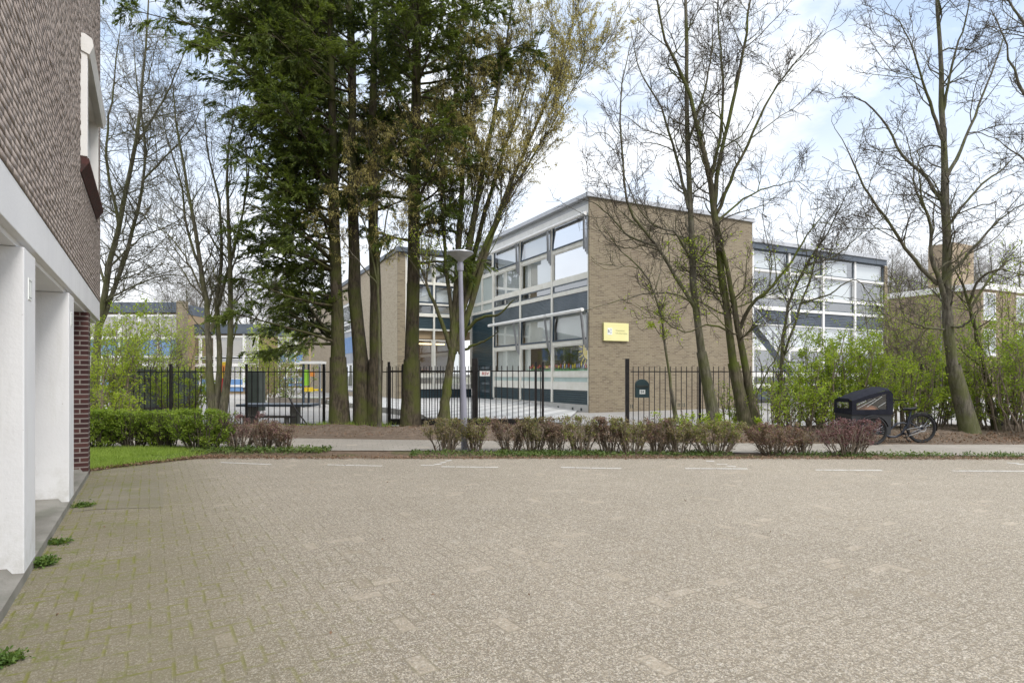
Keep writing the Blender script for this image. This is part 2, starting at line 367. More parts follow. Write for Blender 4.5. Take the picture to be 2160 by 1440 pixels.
# --- paving: herringbone concrete blocks with exposed aggregate, moss in the joints near the apartment block
def paving(name, herring=True, sx=.105, tone=1.0, moss=True, dirs=(LU, LN), c1=(.235, .197, .142), c2=(.315, .267, .198), agg=1.0, jcol=(.20, .17, .125), wob=.18):
    m, t, out = newmat(name); p = pos(t)
    wv = t.n('ShaderNodeTexNoise'); t.put(wv.inputs['Vector'], p); wv.inputs['Scale'].default_value = 1.6; wv.inputs['Detail'].default_value = 3
    pw = t.vm('ADD', p, t.vm('MULTIPLY', t.vm('SUBTRACT', wv.outputs[1], (.5, .5, .5)), (wob * .25, wob * .25, 0)))
    x = t.m('DIVIDE', t.vm('DOT_PRODUCT', pw, tuple(dirs[0])), sx); y = t.m('DIVIDE', t.vm('DOT_PRODUCT', pw, tuple(dirs[1])), sx)
    if herring:
        i, j, fx, fy = t.m('FLOOR', x), t.m('FLOOR', y), t.m('FRACT', x), t.m('FRACT', y)
        mm = t.m('FLOORED_MODULO', t.m('SUBTRACT', i, j), 4.0)
        e = [t.m('COMPARE', mm, float(k), .4) for k in range(4)]
        dd = t.m('MINIMUM', t.m('MINIMUM', t.m('MULTIPLY_ADD', e[1], 9.0, fx), t.m('MULTIPLY_ADD', e[0], 9.0, t.m('SUBTRACT', 1.0, fx))),
                 t.m('MINIMUM', t.m('MULTIPLY_ADD', e[2], 9.0, fy), t.m('MULTIPLY_ADD', e[3], 9.0, t.m('SUBTRACT', 1.0, fy))))
        idv = t.comb(t.m('SUBTRACT', i, e[1]), t.m('SUBTRACT', j, e[2]), 0.5)
    else:
        j = t.m('FLOOR', y); fy = t.m('FRACT', y)
        x2 = t.m('ADD', t.m('DIVIDE', x, 1.0 if sx > .2 else 2.0), t.m('MULTIPLY', t.m('FLOORED_MODULO', j, 2.0), .5)); i = t.m('FLOOR', x2); fx = t.m('FRACT', x2)
        k = 1.0 if sx > .2 else 2.0
        dd = t.m('MINIMUM', t.m('MULTIPLY', t.m('MINIMUM', fx, t.m('SUBTRACT', 1.0, fx)), k), t.m('MINIMUM', fy, t.m('SUBTRACT', 1.0, fy)))
        idv = t.comb(i, j, .5)
    dd = t.m('ADD', dd, t.m('MULTIPLY', t.m('SUBTRACT', t.noise(p, 45, 3), .5), .10 * .105 / sx))
    jw = .005 / sx
    face = t.ss(dd, jw * .5, jw * 1.9)
    r1, _ = t.white(idv); r2, _ = t.white(t.vm('ADD', idv, (7.3, 1.7, 4.0)))
    big = t.noise(p, .33, 5, .6); mid = t.noise(p, 2.4, 5, .6)
    c = t.mix(t.ss(big, .32, .68), c1, c2)
    c = t.mix(t.m('MULTIPLY', t.ss(mid, .4, .7), .35), c, tuple(v * .78 for v in c1))
    c = t.mix(t.m('MULTIPLY', r1, .16), c, tuple(v * .74 for v in c1))
    c = t.mix(t.ss(r2, .965, .985, 0, .45), c, (.42, .36, .28))
    if agg:
        vo = t.n('ShaderNodeTexVoronoi'); t.put(vo.inputs['Vector'], p); vo.inputs['Scale'].default_value = 170.0
        sc_ = sep3(t, vo.outputs['Color'])
        plain = t.ss(r2, .955, .965, 1.0, .25)
        c = t.mix(t.m('MULTIPLY', t.m('MULTIPLY', t.ss(sc_[0], .60, .85), .72 * agg), plain), c, (.58, .525, .435))
        c = t.mix(t.m('MULTIPLY', t.m('MULTIPLY', t.ss(sc_[1], .52, .85), .75 * agg), plain), c, (.115, .10, .08))
        vo2 = t.n('ShaderNodeTexVoronoi'); t.put(vo2.inputs['Vector'], p); vo2.inputs['Scale'].default_value = 85.0
        s2 = sep3(t, vo2.outputs['Color'])
        c = t.mix(t.m('MULTIPLY', t.ss(s2[0], .82, .92), .38 * agg), c, (.56, .52, .45))
        c = t.mix(t.m('MULTIPLY', t.ss(s2[1], .78, .9), .4 * agg), c, (.15, .13, .105))
    if agg > .5:
        n7 = t.noise(p, 42, 3, .75); c = t.mix(t.ss(n7, .50, .72, 0, .45), c, (.15, .13, .10)); c = t.mix(t.ss(n7, .46, .30, 0, .40), c, (.58, .53, .46))
    c = t.mix(t.m('MULTIPLY', t.m('SUBTRACT', 1.0, face), t.ss(t.noise(p, 2.6, 5, .65), .38, .64, .0, .9)), c, jcol)
    hgt = t.m('ADD', t.m('MULTIPLY', face, .6), t.m('MULTIPLY', t.noise(p, 160, 2), .5))
    hgt = t.m('ADD', hgt, t.m('MULTIPLY', r1, .12))
    if moss:
        nd = t.vm('DOT_PRODUCT', t.vm('SUBTRACT', p, tuple(LO)), tuple(LN))
        near = t.ss(nd, 2.7, .05); n5 = t.noise(p, 4.0, 7, .7)
        jm = t.m('MULTIPLY', t.m('SUBTRACT', 1.0, t.ss(dd, jw * .8, jw * 3.4)), t.m('MULTIPLY', near, t.ss(n5, .44, .60)))
        c = t.mix(t.m('MULTIPLY', t.m('MULTIPLY', t.ss(near, .1, .9), t.ss(t.noise(p, 1.1, 5, .6), .2, .6, .5, 1.0)), .72), c, (.165, .145, .09))  # broad brown darkening towards the apartment block
        c = t.mix(t.m('MULTIPLY', jm, .8), c, (.165, .165, .025))
        blot = t.m('MULTIPLY', t.ss(nd, 1.15, .1), t.ss(t.noise(p, 3.2, 7, .75), .5, .62))
        c = t.mix(t.m('MULTIPLY', t.m('MULTIPLY', blot, t.ss(t.noise(p, 30, 4, .7), .38, .55)), .8), c, (.13, .145, .022))
    principled(t, out, c, .88, 0, hgt, .55, .006, .25)
    return m
M['paving'] = paving('paving')
M['patch_paving'] = paving('patch_paving', False, .105, moss=True, c1=(.22, .2, .16), c2=(.27, .245, .2), agg=.35)
M['path_paving'] = paving('path_paving', False, .21, moss=False, dirs=(V2(.97, .24), V2(-.24, .97)), c1=(.25, .225, .19), c2=(.32, .29, .25), agg=.3, jcol=(.13, .115, .095))
M['yard_paving'] = paving('yard_paving', False, .30, moss=False, dirs=(SU, SV), c1=(.30, .285, .265), c2=(.37, .355, .335), agg=.0, jcol=(.27, .26, .24))
m, t, out = newmat('patio_paving'); p = pos(t)
a = t.m('FLOOR', t.m('DIVIDE', t.vm('DOT_PRODUCT', p, tuple(SU)), .5)); b = t.m('FLOOR', t.m('DIVIDE', t.vm('DOT_PRODUCT', p, tuple(SV)), .5))
ck = t.m('FLOORED_MODULO', t.m('ADD', a, b), 2.0); r1, _ = t.white(t.comb(a, b, 1.0))
c = t.mix(ck, (.50, .495, .48), (.30, .30, .29)); c = t.mix(t.m('MULTIPLY', r1, .3), c, (.45, .44, .42))
principled(t, out, t.mix(t.ss(t.noise(p, 1.2, 5), .45, .7, 0, .35), c, (.3, .29, .27)), .8); M['patio_paving'] = m
def soilmat(name, c1, c2, c3, c4, s4=.8, f4=.8):
    m, t, out = newmat(name); p = pos(t)
    n1 = t.noise(p, 7, 8, .7)
    c = t.mix(t.ss(n1, .35, .65), c1, c2); c = t.mix(t.ss(t.noise(p, 40, 4, .7), .55, .7, 0, .6), c, c3)
    c = t.mix(t.m('MULTIPLY', t.ss(t.noise(p, s4, 6, .65), .48, .6), f4), c, c4)
    principled(t, out, c, .95, 0, t.noise(p, 22, 8, .75), 1.0, .05, .15); return m
M['soil'] = soilmat('soil', (.13, .10, .075), (.215, .165, .125), (.27, .2, .14), (.16, .12, .085))
M['verge'] = soilmat('verge', (.14, .10, .07), (.20, .145, .10), (.26, .17, .11), (.09, .10, .035), 1.4, .6)
M['lawn'] = soilmat('lawn', (.105, .165, .03), (.15, .215, .04), (.2, .26, .06), (.14, .12, .06), 1.6, .35)
M['ground'] = soilmat('ground', (.19, .18, .15), (.25, .235, .2), (.3, .28, .24), (.12, .15, .05), .1, .6)

# ------------------------------------------------------------------ ground, road, path, lawn
def sheet(name, poly, z, mat, kind='structure'):
    mb = MB().add([(x, y, z) for x, y in poly], [tuple(range(len(poly)))])
    return tag(mb.build(name, mat), kind=kind)
sheet('ground', [(-400, -60), (400, -60), (400, 700), (-400, 700)], -.03, M['ground'])
EDGE = 10.9
def g2(px, py): q = G(px, py); return (q[0], q[1])
edge_left = [g2(150, 1000), g2(190, 993), g2(250, 985), g2(330, 976), g2(400, 968), g2(450, 964.5), (-5.2, EDGE + .15)]
sheet('road', [(-30, -40), (70, -40), (70, EDGE + .05), (9, EDGE - .1), (3.0, EDGE), (-2.0, EDGE - .05), (-3.4, EDGE + .1)] + edge_left[::-1] + [(-30, 9.3)], 0.0, M['paving'])
ptch = [g2(182, 1020), g2(300, 1012), g2(345, 1018), g2(345, 1070), g2(205, 1074), g2(150, 1080)]
sheet('paving_patch', ptch, .004, M['patch_paving'])
sheet('verge', [(-6.5, EDGE - .1), (-2, EDGE - .13), (3, EDGE - .1), (9, EDGE - .2), (70, EDGE - .1), (70, 13.0), (-6.5, 13.0)], -.008, M['verge'])
path_front = [(-40, 12.3), (-6, 12.05), (-2, 11.95), (3, 11.75), (9, 11.2), (70, 10.9)]
path_back = [(70, 12.6), (9, 13.0), (3, 13.4), (-2, 13.9), (-6, 14.4), (-40, 16)]
sheet('path', path_front + path_back, .006, M['path_paving'])
sheet('lawn', [(q_[0], q_[1] - .04) for q_ in (g2(150, 1000), g2(190, 993), g2(250, 985), g2(330, 976), g2(400, 968))] + [(-6.0, 11.3), (-6.1, 12.0), (-6.4, 12.2), (-30, 12.4), (-30, 9.2)], .012, M['lawn'])
def height(x, y):
    return .06 + .10 * np.exp(-((y - 15.6) / 1.0) ** 2) + .05 * np.sin(x * 1.7 + y) * np.sin(y * 2.3 - x * .7)
gx = np.linspace(-14, 16, 160); gy = np.linspace(12.9, 17.3, 34)
XX, YY = np.meshgrid(gx, gy)
rs = np.random.default_rng(5)
ZZ = height(XX, YY) + rs.normal(0, .014, XX.shape)
backY = np.interp(XX, [-40, -6, -2, 3, 9, 70], [16, 14.4, 13.9, 13.4, 13.0, 12.6])
ZZ = np.where(YY < backY + .1, -.025, ZZ * np.clip((YY - backY - .45) / .8, 0, 1) * np.clip((17.3 - YY) / .5, 0, 1) + .003)
idx = np.arange(XX.size).reshape(XX.shape)
qd = np.stack([idx[:-1, :-1], idx[:-1, 1:], idx[1:, 1:], idx[1:, :-1]], axis=2).reshape(-1, 4)
tag(link('planting_bed', np_mesh('planting_bed', np.stack([XX, YY, ZZ], axis=2), qd, smooth=True), M['soil']), kind='structure')
sheet('playground_paving', [(-60, 17.1), (40, 17.1), (60, 60), (-60, 80)], -.012, M['yard_paving'])
# raised terrace in front of the school, sloping down to its right end
pa = [G(645, 838, .2), G(880, 868, .2), G(902, 881, .2), np.array([1.6, 18.4, .2])]
fc = V2(3.06, 24.0)
tr = [pa[0], pa[1], pa[2], pa[3] * [1, 1, 0] + [0, 0, .05], fc + SV * 1.0 + SNF * -.1 + [0, 0, .03], fc + SV * 5.5 + SNF * -.1 + [0, 0, .2], fc + SV * 12.2 + SNF * -.1 + [0, 0, .2], fc + SV * 12.2 - SU * 4 + [0, 0, .2], V2(-6.2, 33) + SV * 5 + [0, 0, .2]]
mb = MB(); mb.add([tuple(v) for v in tr], [tuple(range(len(tr)))]); tag(mb.build('terrace_paving', M['patio_paving']), kind='structure')
mb = MB()
for i in (0, 1, 2):
    a, b = tr[i], tr[i + 1]
    mb.add([(a[0], a[1], -.02), (b[0], b[1], -.02), (b[0], b[1], b[2] + .006), (a[0], a[1], a[2] + .006)], [(0, 1, 2, 3)])
tag(mb.build('terrace_edge', M['concrete']), kind='structure')
# painted parking marks: broken white lines on the blocks
segs = [((465, 975), (572, 979.5)), ((690, 980), (807, 982.5)), ((888, 981), (917, 981.5)), ((930, 984), (1052, 985.5)), ((1182, 985.5), (1312, 988)),
        ((1445, 988), (1578, 988.5)), ((1720, 991), (1862, 992)), ((2008, 993), (2170, 993.5)), ((916, 980), (931, 978)), ((929, 976), (941, 974.5)), ((940, 972), (953, 970.5)),
        ((1512, 978.5), (1535, 979.5)), ((1532, 982.5), (1553, 984)), ((1490, 972), (1507, 972.5)), ((2125, 976), (2150, 977)), ((2145, 979), (2165, 979.5))]
for (a, b) in segs:
    A, B = G(*a), G(*b); d = (B - A) / np.linalg.norm(B - A); q = np.array([-d[1], d[0], 0]) * .036
    n = max(1, int(np.linalg.norm(B - A) / .215)); mb = MB()
    for k in range(n):
        s0, s1 = k / n, (k + .97) / n; s0 += random.Random(k + a[0]).uniform(0, .01)
        mb.add([A + (B - A) * s0 - q + [0, 0, .004], A + (B - A) * s1 - q + [0, 0, .004], A + (B - A) * s1 + q + [0, 0, .004], A + (B - A) * s0 + q + [0, 0, .004]], [(0, 1, 2, 3)])
    tag(mb.build('road_marking', M['road_paint']), kind='structure')

# ------------------------------------------------------------------ apartment block on the left
LF = (LO, LU, LN)
apt = empty('apartment_building', tuple(LO), 'grey brown brick apartment block on white garage piers at left edge', 'building')
rb = random.Random(3)
S_END, ZB, ZT = 8.54, 2.80, 10.6
WS0, WS1, WZ0, WZ1 = 5.01, 7.75, 4.35, 5.82           # window opening
mb = MB().box(LF, -9, WS0, -7, 0, ZB, ZT).box(LF, WS1, S_END - .012, -7, 0, ZB, ZT).box(LF, WS0, WS1, -7, 0, ZB, WZ0).box(LF, WS0, WS1, -7, 0, WZ1, ZT).box(LF, WS0, WS1, -7, -.3, WZ0, WZ1)
mb.build('mortar_wall', M['mortar'], apt)
bv = []
def brick(a0, a1, z0, z1, n1, n0=0.0, tilt=0.0):
    o, u, n = LF
    q = [o + u * a + n * nn for nn in (n0, n1) for a in (a0, a1)]
    bv.append([(*q[0][:2], z0), (*q[1][:2], z0), (*q[1][:2], z1), (*q[0][:2], z1),
               (*(q[2] + n * tilt)[:2], z0), (*(q[3] + n * tilt)[:2], z0), (*(q[3])[:2], z1), (*q[2][:2], z1)])
row = 0; z = ZB + .004
while z < 9.6:
    a = -1.6 + rb.random() * .215
    while a < S_END - .005:
        L = .205 if rb.random() > .22 else .10
        a1 = min(a + L + .005, S_END); dz = rb.uniform(-.0015, .0015)
        if not (a1 > WS0 - .02 and a < WS1 + .02 and z + .05 > WZ0 - .24 and z < WZ1 + .06):
            n1 = .008 + rb.random() * .003 + (.003 if rb.random() < .15 else 0)
            brick(a, a1, z + dz, z + .047 + dz, n1, 0.0, rb.uniform(-.0015, .0015))
        a = a1 + .005
    z += .055; row += 1
for k in range(int((ZT - ZB) / .062)):                 # end face of the wall, seen on edge
    zz = ZB + k * .062
    o, u, n = LF
    q0 = o + u * (S_END - .012); q1 = o + u * S_END
    bv.append([(*(q + n * b)[:2], zz0) for q in (q0, q1) for b, zz0 in ((-3, zz), (.012, zz), (.012, zz + .05), (-3, zz + .05))])
bv = np.array(bv); nb = len(bv)
qf = np.array([(4, 5, 6, 7), (0, 1, 5, 4), (1, 2, 6, 5), (2, 3, 7, 6), (3, 0, 4, 7)])
qd = (np.arange(nb)[:, None, None] * 8 + qf[None]).reshape(-1, 4)
link('brick_wall', np_mesh('brick_wall', bv, qd), M['brick_apartment'], apt)
MB().box(LF, -9, S_END, -.32, .004, 2.465, 2.797).build('fascia_band', M['white_render'], apt, bevel=.006)
MB().box(LF, S_END - .3, S_END, -7, -.33, 2.465, 2.795).build('fascia_band', M['white_render'], apt)
MB().box(LF, -9, S_END - .04, -7, -.05, 2.42, 2.463).build('soffit', M['white_render'], apt)
for k, s0 in enumerate((-1.95, .87, 3.72)):
    pier = MB().box(LF, s0, s0 + .50, -1.5, -.003, .06, 2.418).build('garage_pier', M['white_render'], apt, bevel=.008)
    if s0 > 0:
        MB().box(LF, s0 + .16, s0 + .30, -.004, .002, 2.06, 2.22).build('number_plate', M['sign_white'], pier)
        nb_ = MB()
        for q in ((.17, .29, 2.075, 2.08), (.17, .29, 2.20, 2.205), (.17, .175, 2.08, 2.20), (.285, .29, 2.08, 2.20)): nb_.box(LF, s0 + q[0], s0 + q[1], .002, .0032, q[2], q[3])
        nb_.build('plate_border', M['metal_grey'], pier)
MB().box(LF, 6.21, 6.53, -.24, -.002, .0, 2.418).build('brick_pier', M['brick_dark'], apt)
MB().box(LF, 6.16, 6.53, -1.5, -.243, .06, 2.418).build('garage_pier', M['white_render'], apt, bevel=.006)
MB().box(LF, -9, 6.5, -7, -1.52, .05, 2.418).build('back_wall', M['white_render'], apt)
for s0 in (-1.45, 1.37, 4.22):
    gd = MB()
    for k in range(9): gd.box(LF, s0 + .1, s0 + (2.2 if s0 < 4 else 1.85), -1.52, -1.47, .16 + k * .245, .16 + k * .245 + .235)
    gd.build('garage_door', M['white_paint'], apt)
# threshold: dished concrete with a raised lip
mb = MB(); nn = 14
for s0, s1 in ((-9, .87), (.87, 3.72), (3.72, 6.25)):
    vs = []; rows = []
    for i in range(nn + 1):
        s = s0 + (s1 - s0) * i / nn; e = min(abs(s - s0 - .5), abs(s - s1)) if i else 0
        hh = .05 + .06 * math.exp(-(min(abs(s - s1), abs(s - s0 - .5)) / .35) ** 2)
        for b, zz in ((0, -.01), (0, .075), (-.07, .08), (-.10, hh + .01), (-.6, hh + .03), (-1.5, .13)):
            q = LO + LU * s + LN * b; vs.append((q[0], q[1], zz))
    for i in range(nn):
        for j in range(5): rows.append((i * 6 + j, (i + 1) * 6 + j, (i + 1) * 6 + j + 1, i * 6 + j + 1))
    mb.add(vs, rows)
mb.build('threshold', M['concrete'], apt, smooth=True)
# window: white box frame, cassette above, dark red brick sill
wf = MB().box(LF, WS0 - .03, WS0 + .10, -.12, .075, WZ0, WZ1).box(LF, WS1 - .07, WS1 + .02, -.12, .03, WZ0, WZ1).box(LF, WS0 + .1, WS1 - .07, -.12, .0, WZ0, WZ0 + .06).box(LF, WS0 + .1, WS1 - .07, -.12, .0, WZ1 - .08, WZ1)
wf.box(LF, WS0 + .75, WS0 + .82, -.12, -.02, WZ0 + .06, WZ1 - .08)
win = wf.build('window', M['white_paint'], apt, bevel=.004)
MB().box(LF, WS0 + .1, WS1 - .07, -.085, -.075, WZ0 + .06, WZ1 - .08).build('pane', M['glass_mid'], win)
o, u, n = LF
cs = MB(); prof = [(0, WZ1 - .10), (.10, WZ1 - .14), (.145, WZ1 - .02), (.13, WZ1 + .07), (.05, WZ1 + .12), (0, WZ1 + .12)]
q0 = o + u * (WS0 - .05); cs.prism([q0 + n * b + [0, 0, zz] for b, zz in prof], u * (WS1 - WS0 + .09))
cs.build('awning_box', M['white_paint'], win)
ms = MB(); a = WS0 - .05
while a < WS1 + .03:
    prof = [(-.05, WZ0 - .22), (.012, WZ0 - .22), (.10, WZ0 - .075), (.095, WZ0 - .03), (-.05, WZ0 + .0)]
    ms.prism([o + u * a + n * b + [0, 0, zz] for b, zz in prof], u * .058); a += .066
ms.build('sill', M['sill_red'], win)

# ------------------------------------------------------------------ the school
def slats(mb, fr, a0, a1, z0, z1, n0, pitch=.092, depth=.03):
    k = max(1, round((z1 - z0) / pitch)); h = (z1 - z0) / k
    o, u, n = fr
    for i in range(k):
        zz = z0 + i * h
        pr = [(n0, zz), (n0 + depth, zz + h * .06), (n0 + depth * .75, zz + h * .80), (n0 + depth * .15, zz + h * .93), (n0, zz + h)]
        mb.prism([o + u * a0 + n * b + [0, 0, q] for b, q in pr], u * (a1 - a0))
def window(root, fr, a0, a1, z0, z1, fm, gm, n0=0.0, fw=.06, tilt=0.0, glassin=.02):
    o, u, n = fr
    mb = MB()
    def bx(x0, x1, y0, y1):
        zz = lambda y: n0 + .05 + tilt * (z1 - y)
        q = []
        for dn in (-.06, 0.0):
            for x, y in ((x0, y0), (x1, y0), (x1, y1), (x0, y1)): q.append(o + u * x + n * (zz(y) + dn) + [0, 0, y])
        mb.add(q, [(0, 1, 2, 3), (7, 6, 5, 4), (0, 4, 5, 1), (1, 5, 6, 2), (2, 6, 7, 3), (3, 7, 4, 0)])
    bx(a0, a0 + fw, z0, z1); bx(a1 - fw, a1, z0, z1); bx(a0 + fw, a1 - fw, z0, z0 + fw); bx(a0 + fw, a1 - fw, z1 - fw, z1)
    wn = mb.build('window', fm, root)
    zz = lambda y: n0 + glassin + tilt * (z1 - y)
    q = [o + u * x + n * zz(y) + [0, 0, y] for x, y in ((a0 + fw, z0 + fw), (a1 - fw, z0 + fw), (a1 - fw, z1 - fw), (a0 + fw, z1 - fw))]
    MB().add(q, [(0, 1, 2, 3)]).build('pane', gm, wn)
    return wn

C0 = V2(3.06, 24.0)
school = empty('school_building', tuple(C0), 'two storey school with brick gable, white window front and awnings', 'school')
GF = (C0, SU, SNG); FF = (C0, SV, SNF)
FD = -.10                                              # the window front lies 10 cm behind the brick edge
LEN = 9.02; BAY = [0.10, 2.98, 5.98, 9.02]
gw = MB().box(GF, 0.002, 9.05, -.075, 0, -.05, 8.53)
gw.box(GF, 8.75, 9.05, -13, -.322, -.05, 8.53).build('brick_gable', M['brick_school'], school)
rf = MB().box(GF, -.14, 9.15, -12.6, .10, 8.532, 8.60).box(GF, -.10, 9.11, -12.6, .06, 8.601, 8.72)
rf.build('roof_edge', M['coping'], school)
MB().box(FF, .08, 12.3, FD - .16, FD + .06, 7.97, 8.30).build('eaves_fascia', M['white_paint'], school)
MB().box(FF, .08, 12.3, FD - .3, FD + .0, 8.301, 8.53).build('eaves_fascia', M['coping'], school)
mull = MB(); rails = MB()
for a in BAY: mull.box(FF, a - .075, a + .075, FD - .06, FD + .07, .30, 7.97)
mull.build('mullion', M['cream_frame'], school)
for (z0, z1) in ((6.76, 6.92), (5.36, 5.56), (4.86, 5.03), (2.76, 2.92), (1.42, 1.60), (.86, 1.17)):
    MB().box(FF, BAY[0] - .07, BAY[3] + .07, FD - .05, FD + .055, z0, z1).build('rail', M['cream_frame'], school)
for i in range(3):
    a0, a1 = BAY[i] + .08, BAY[i + 1] - .08
    window(school, FF, a0, a1, 6.925, 7.96, M['frame_dark'], M['glass_sky'] if i < 1 else M['glass_mid'], FD, .05, .05)
    window(school, FF, a0, a1, 5.565, 6.755, M['cream_frame'], M['glass_sky'] if i < 1 else M['glass_mid'], FD - .02, .05)
    window(school, FF, a0, a1, 5.035, 5.355, M['clad_grey'] if i < 2 else M['clad_grey'], M['glass_mid'], FD, .05)
    window(school, FF, a0, a1, 2.925, 4.10, M['frame_dark'], M['glass'], FD, .07, .03)
    window(school, FF, a0, a1, 1.605, 2.755, M['cream_frame'], M['glass'], FD - .02, .05)
    window(school, FF, a0, a1, 1.175, 1.415, M['cream_frame'], M['frosted'], FD, .03)
    cl = MB(); slats(cl, FF, a0 - .07, a1 + .07, 4.11, 4.855, FD, .062); cl.build('cladding', M['clad_grey'], school)
    cl = MB(); slats(cl, FF, a0 - .02, a1 + .02, .29, .855, FD); cl.build('cladding', M['clad_blue'], school)
MB().box(FF, .1, 9.1, FD - .3, FD + .04, -.05, .285).build('plinth', M['concrete_pale'], school)
for a in (.6, 1.25, 2.4, 3.6): MB().box(FF, a, a + .13, FD + .03, FD + .046, .03, .15).build('air_brick', M['ink_black'], school)
for a in (1.75, 4.55):
    vent = MB()
    for k in range(5): vent.box(GF, a + k * .09, a + k * .09 + .035, -.01, .004, .12, .28)
    vent.build('wall_vent', M['ink_black'], school)
# stair hall bay: pale panels above, dark cladding below
H0, H1 = 9.10, 11.9
hm = MB()
for a in (H0 + .02, 10.5, H1): hm.box(FF, a - .06, a + .06, FD - .06, FD + .07, 4.86, 7.97)
for z0, z1 in ((4.86, 5.0), (5.35, 5.5), (6.76, 6.9)): hm.box(FF, H0 + .08, H1 - .06, FD - .05, FD + .055, z0, z1)
hm.build('hall_mullion', M['cream_frame'], school)
MB().box(FF, H0, H1, FD - .12, FD, 5.0, 6.8).build('hall_panel', M['panel_green'], school)
window(school, FF, H0 + .1, H1 - .07, 6.91, 7.95, M['cream_frame'], M['glass_sky'], FD, .05)
cl = MB(); slats(cl, FF, H0 + .02, H1, .2, 4.855, FD + .03, .12); cl.build('cladding', M['clad_blue'], school)
hd = MB()
for k in range(4): hd.box(FF, H0 + .4, H0 + 1.4, FD + .062, FD + .075, .55 + k * .42, .55 + k * .42 + .12)
hd.build('hall_louvre', M['clad_grey'], school)
# rooms behind the glass
it = MB()
it.box(FF, .35, 12.0, -5.4, -5.2, .1, 8.0); it.box(FF, .35, 12.0, -5.2, FD - .2, .2, .85); it.box(FF, .35, 12, -5.2, FD - .2, 4.12, 4.86); it.box(FF, .35, 12, -5.2, FD - .2, 7.85, 7.96)
for a in (.2, 6.02, 9.1): it.box(FF, a, a + .12, -5.2, FD - .2, .86, 7.84)
it.build('room_walls', M['interior'], school)
MB().box(FF, .36, 12.0, -5.19, -5.1, 4.87, 7.84).box(FF, .36, 12, -5.0, FD - .3, 7.80, 7.845).build('room_walls', M['blind_or_reflection'], school)
bl = MB()
for i in range(3):
    a0, a1 = BAY[i] + .12, BAY[i + 1] - .12
    bl.box(FF, a0, a1, FD - .16, FD - .15, 2.9, 4.08)
    if i == 2: bl.box(FF, a0, a1, FD - .16, FD - .15, 1.55, 2.80)
    if i == 1: bl.box(FF, a1 - .55, a1, FD - .16, FD - .15, 1.55, 2.80)
    bl.box(FF, a0, a1, FD - .16, FD - .15, 1.15, 1.42)
bl.build('blind_or_reflection', M['blind_or_reflection'], school)
bl = MB()
for i in range(3):
    a0, a1 = BAY[i] + .12, BAY[i + 1] - .12
    bl.box(FF, a0, a1, FD - .16, FD - .15, 6.85, 7.9)
    if i: bl.box(FF, a0, a1, FD - .16, FD - .15, 5.45, 6.8)
bl.build('blind_or_reflection', M['blind_or_reflection_white'], school)  # added pale sheets behind the upper panes stand in for reflected sky
MB().box(FF, .5, 2.3, -2.4, -2.36, 1.2, 2.4).build('blackboard', M['board'], school)
# awnings
for (z0, nn_, r) in ((7.90, .10, .075), (4.07, .24, .075)):
    for i in range(3):
        a0, a1 = BAY[i] + .02, BAY[i + 1] - .02
        o, u, n = FF
        aw = MB().tube([o + u * a0 + n * nn_ + [0, 0, z0], o + u * a1 + n * nn_ + [0, 0, z0]], r, 14).build('awning', M['white_paint'], school, True)
        ar = MB()
        for q in (.0, .13):
            p0 = o + u * (a0 + .06 + q * .5) + n * (nn_ + .02) + [0, 0, z0 - .06]; p1 = o + u * (a0 + .12 + q) + n * .02 + [0, 0, z0 - 1.5 + q]
            ar.bar(p0, p1, .05, .06)
        ar.bar(o + u * (a0 + .05) + n * .0 + [0, 0, z0 - 1.6], o + u * (a0 + .05) + n * .0 + [0, 0, z0 - .1], .05, .05)
        ar.build('awning_arm', M['metal_grey'], aw)
# wing on the left
WL = V2(-6.23, 32.96); WF = (WL, SU, SNG); WV = (WL, SV, SNF)
WLEN = 5.2
bw = MB().box(WV, 0, 30, -.3, 0, -.05, 8.15); bw.build('brick_side', M['brick_pale'], school)
MB().box(WF, .002, .42, -.3, .10, -.05, 8.14).build('brick_pier', M['brick_school'], school)
MB().box(WF, -.1, WLEN, -30, .35, 8.152, 8.4).build('roof_edge', M['fascia_dark'], school)
mb = MB()
for a in (.46, 2.1, 3.75, 4.35): mb.box(WF, a - .05, a + .05, -.1, .03, .7, 8.14)
for z0, z1 in ((6.5, 6.6), (5.36, 5.46), (4.72, 4.9), (3.95, 4.05), (1.35, 1.5), (.7, .95)): mb.box(WF, .51, 4.3, -.1, .02, z0, z1)
mb.build('mullion', M['cream_frame'], school)
for a0, a1 in ((.52, 2.04), (2.16, 3.69)):
    window(school, WF, a0, a1, 6.61, 8.13, M['cream_frame'], M['glass_sky'], -.1, .05)
    window(school, WF, a0, a1, 5.47, 6.49, M['frame_dark'], M['glass_mid'], -.1, .09)
    window(school, WF, a0, a1, 4.91, 5.35, M['clad_grey'], M['glass_mid'], -.1, .05)
    window(school, WF, a0, a1, 1.51, 3.45, M['cream_frame'], M['glass_mid'], -.1, .06)
    window(school, WF, a0, a1, .96, 1.34, M['cream_frame'], M['glass_mid'], -.1, .05)
for z0, z1 in ((4.06, 4.71), (.2, .69)): cl = MB(); slats(cl, WF, .5, 4.4, z0, z1, -.08, .09); cl.build('cladding', M['clad_blue'], school)
mb = MB().box(WF, .45, 4.4, -3.3, -3.1, .2, 8.1).box(WF, .45, 4.4, -3.1, -.2, 3.5, 4.05); mb.build('room_walls', M['interior'], school)
MB().box(WF, .5, 3.7, -.35, -.33, 5.6, 6.3).build('blind_or_reflection', M['blind_or_reflection_white'], school)
lt, tt, ot = newmat('strip_light'); em = tt.n('ShaderNodeEmission'); tt.put(em.inputs[0], (1.0, .72, .35)); em.inputs[1].default_value = 2.0; tt.nt.links.new(em.outputs[0], ot.inputs[0])
MB().box(WF, .7, 3.5, -2.2, -2.05, 3.28, 3.36).build('strip_light', lt, school)
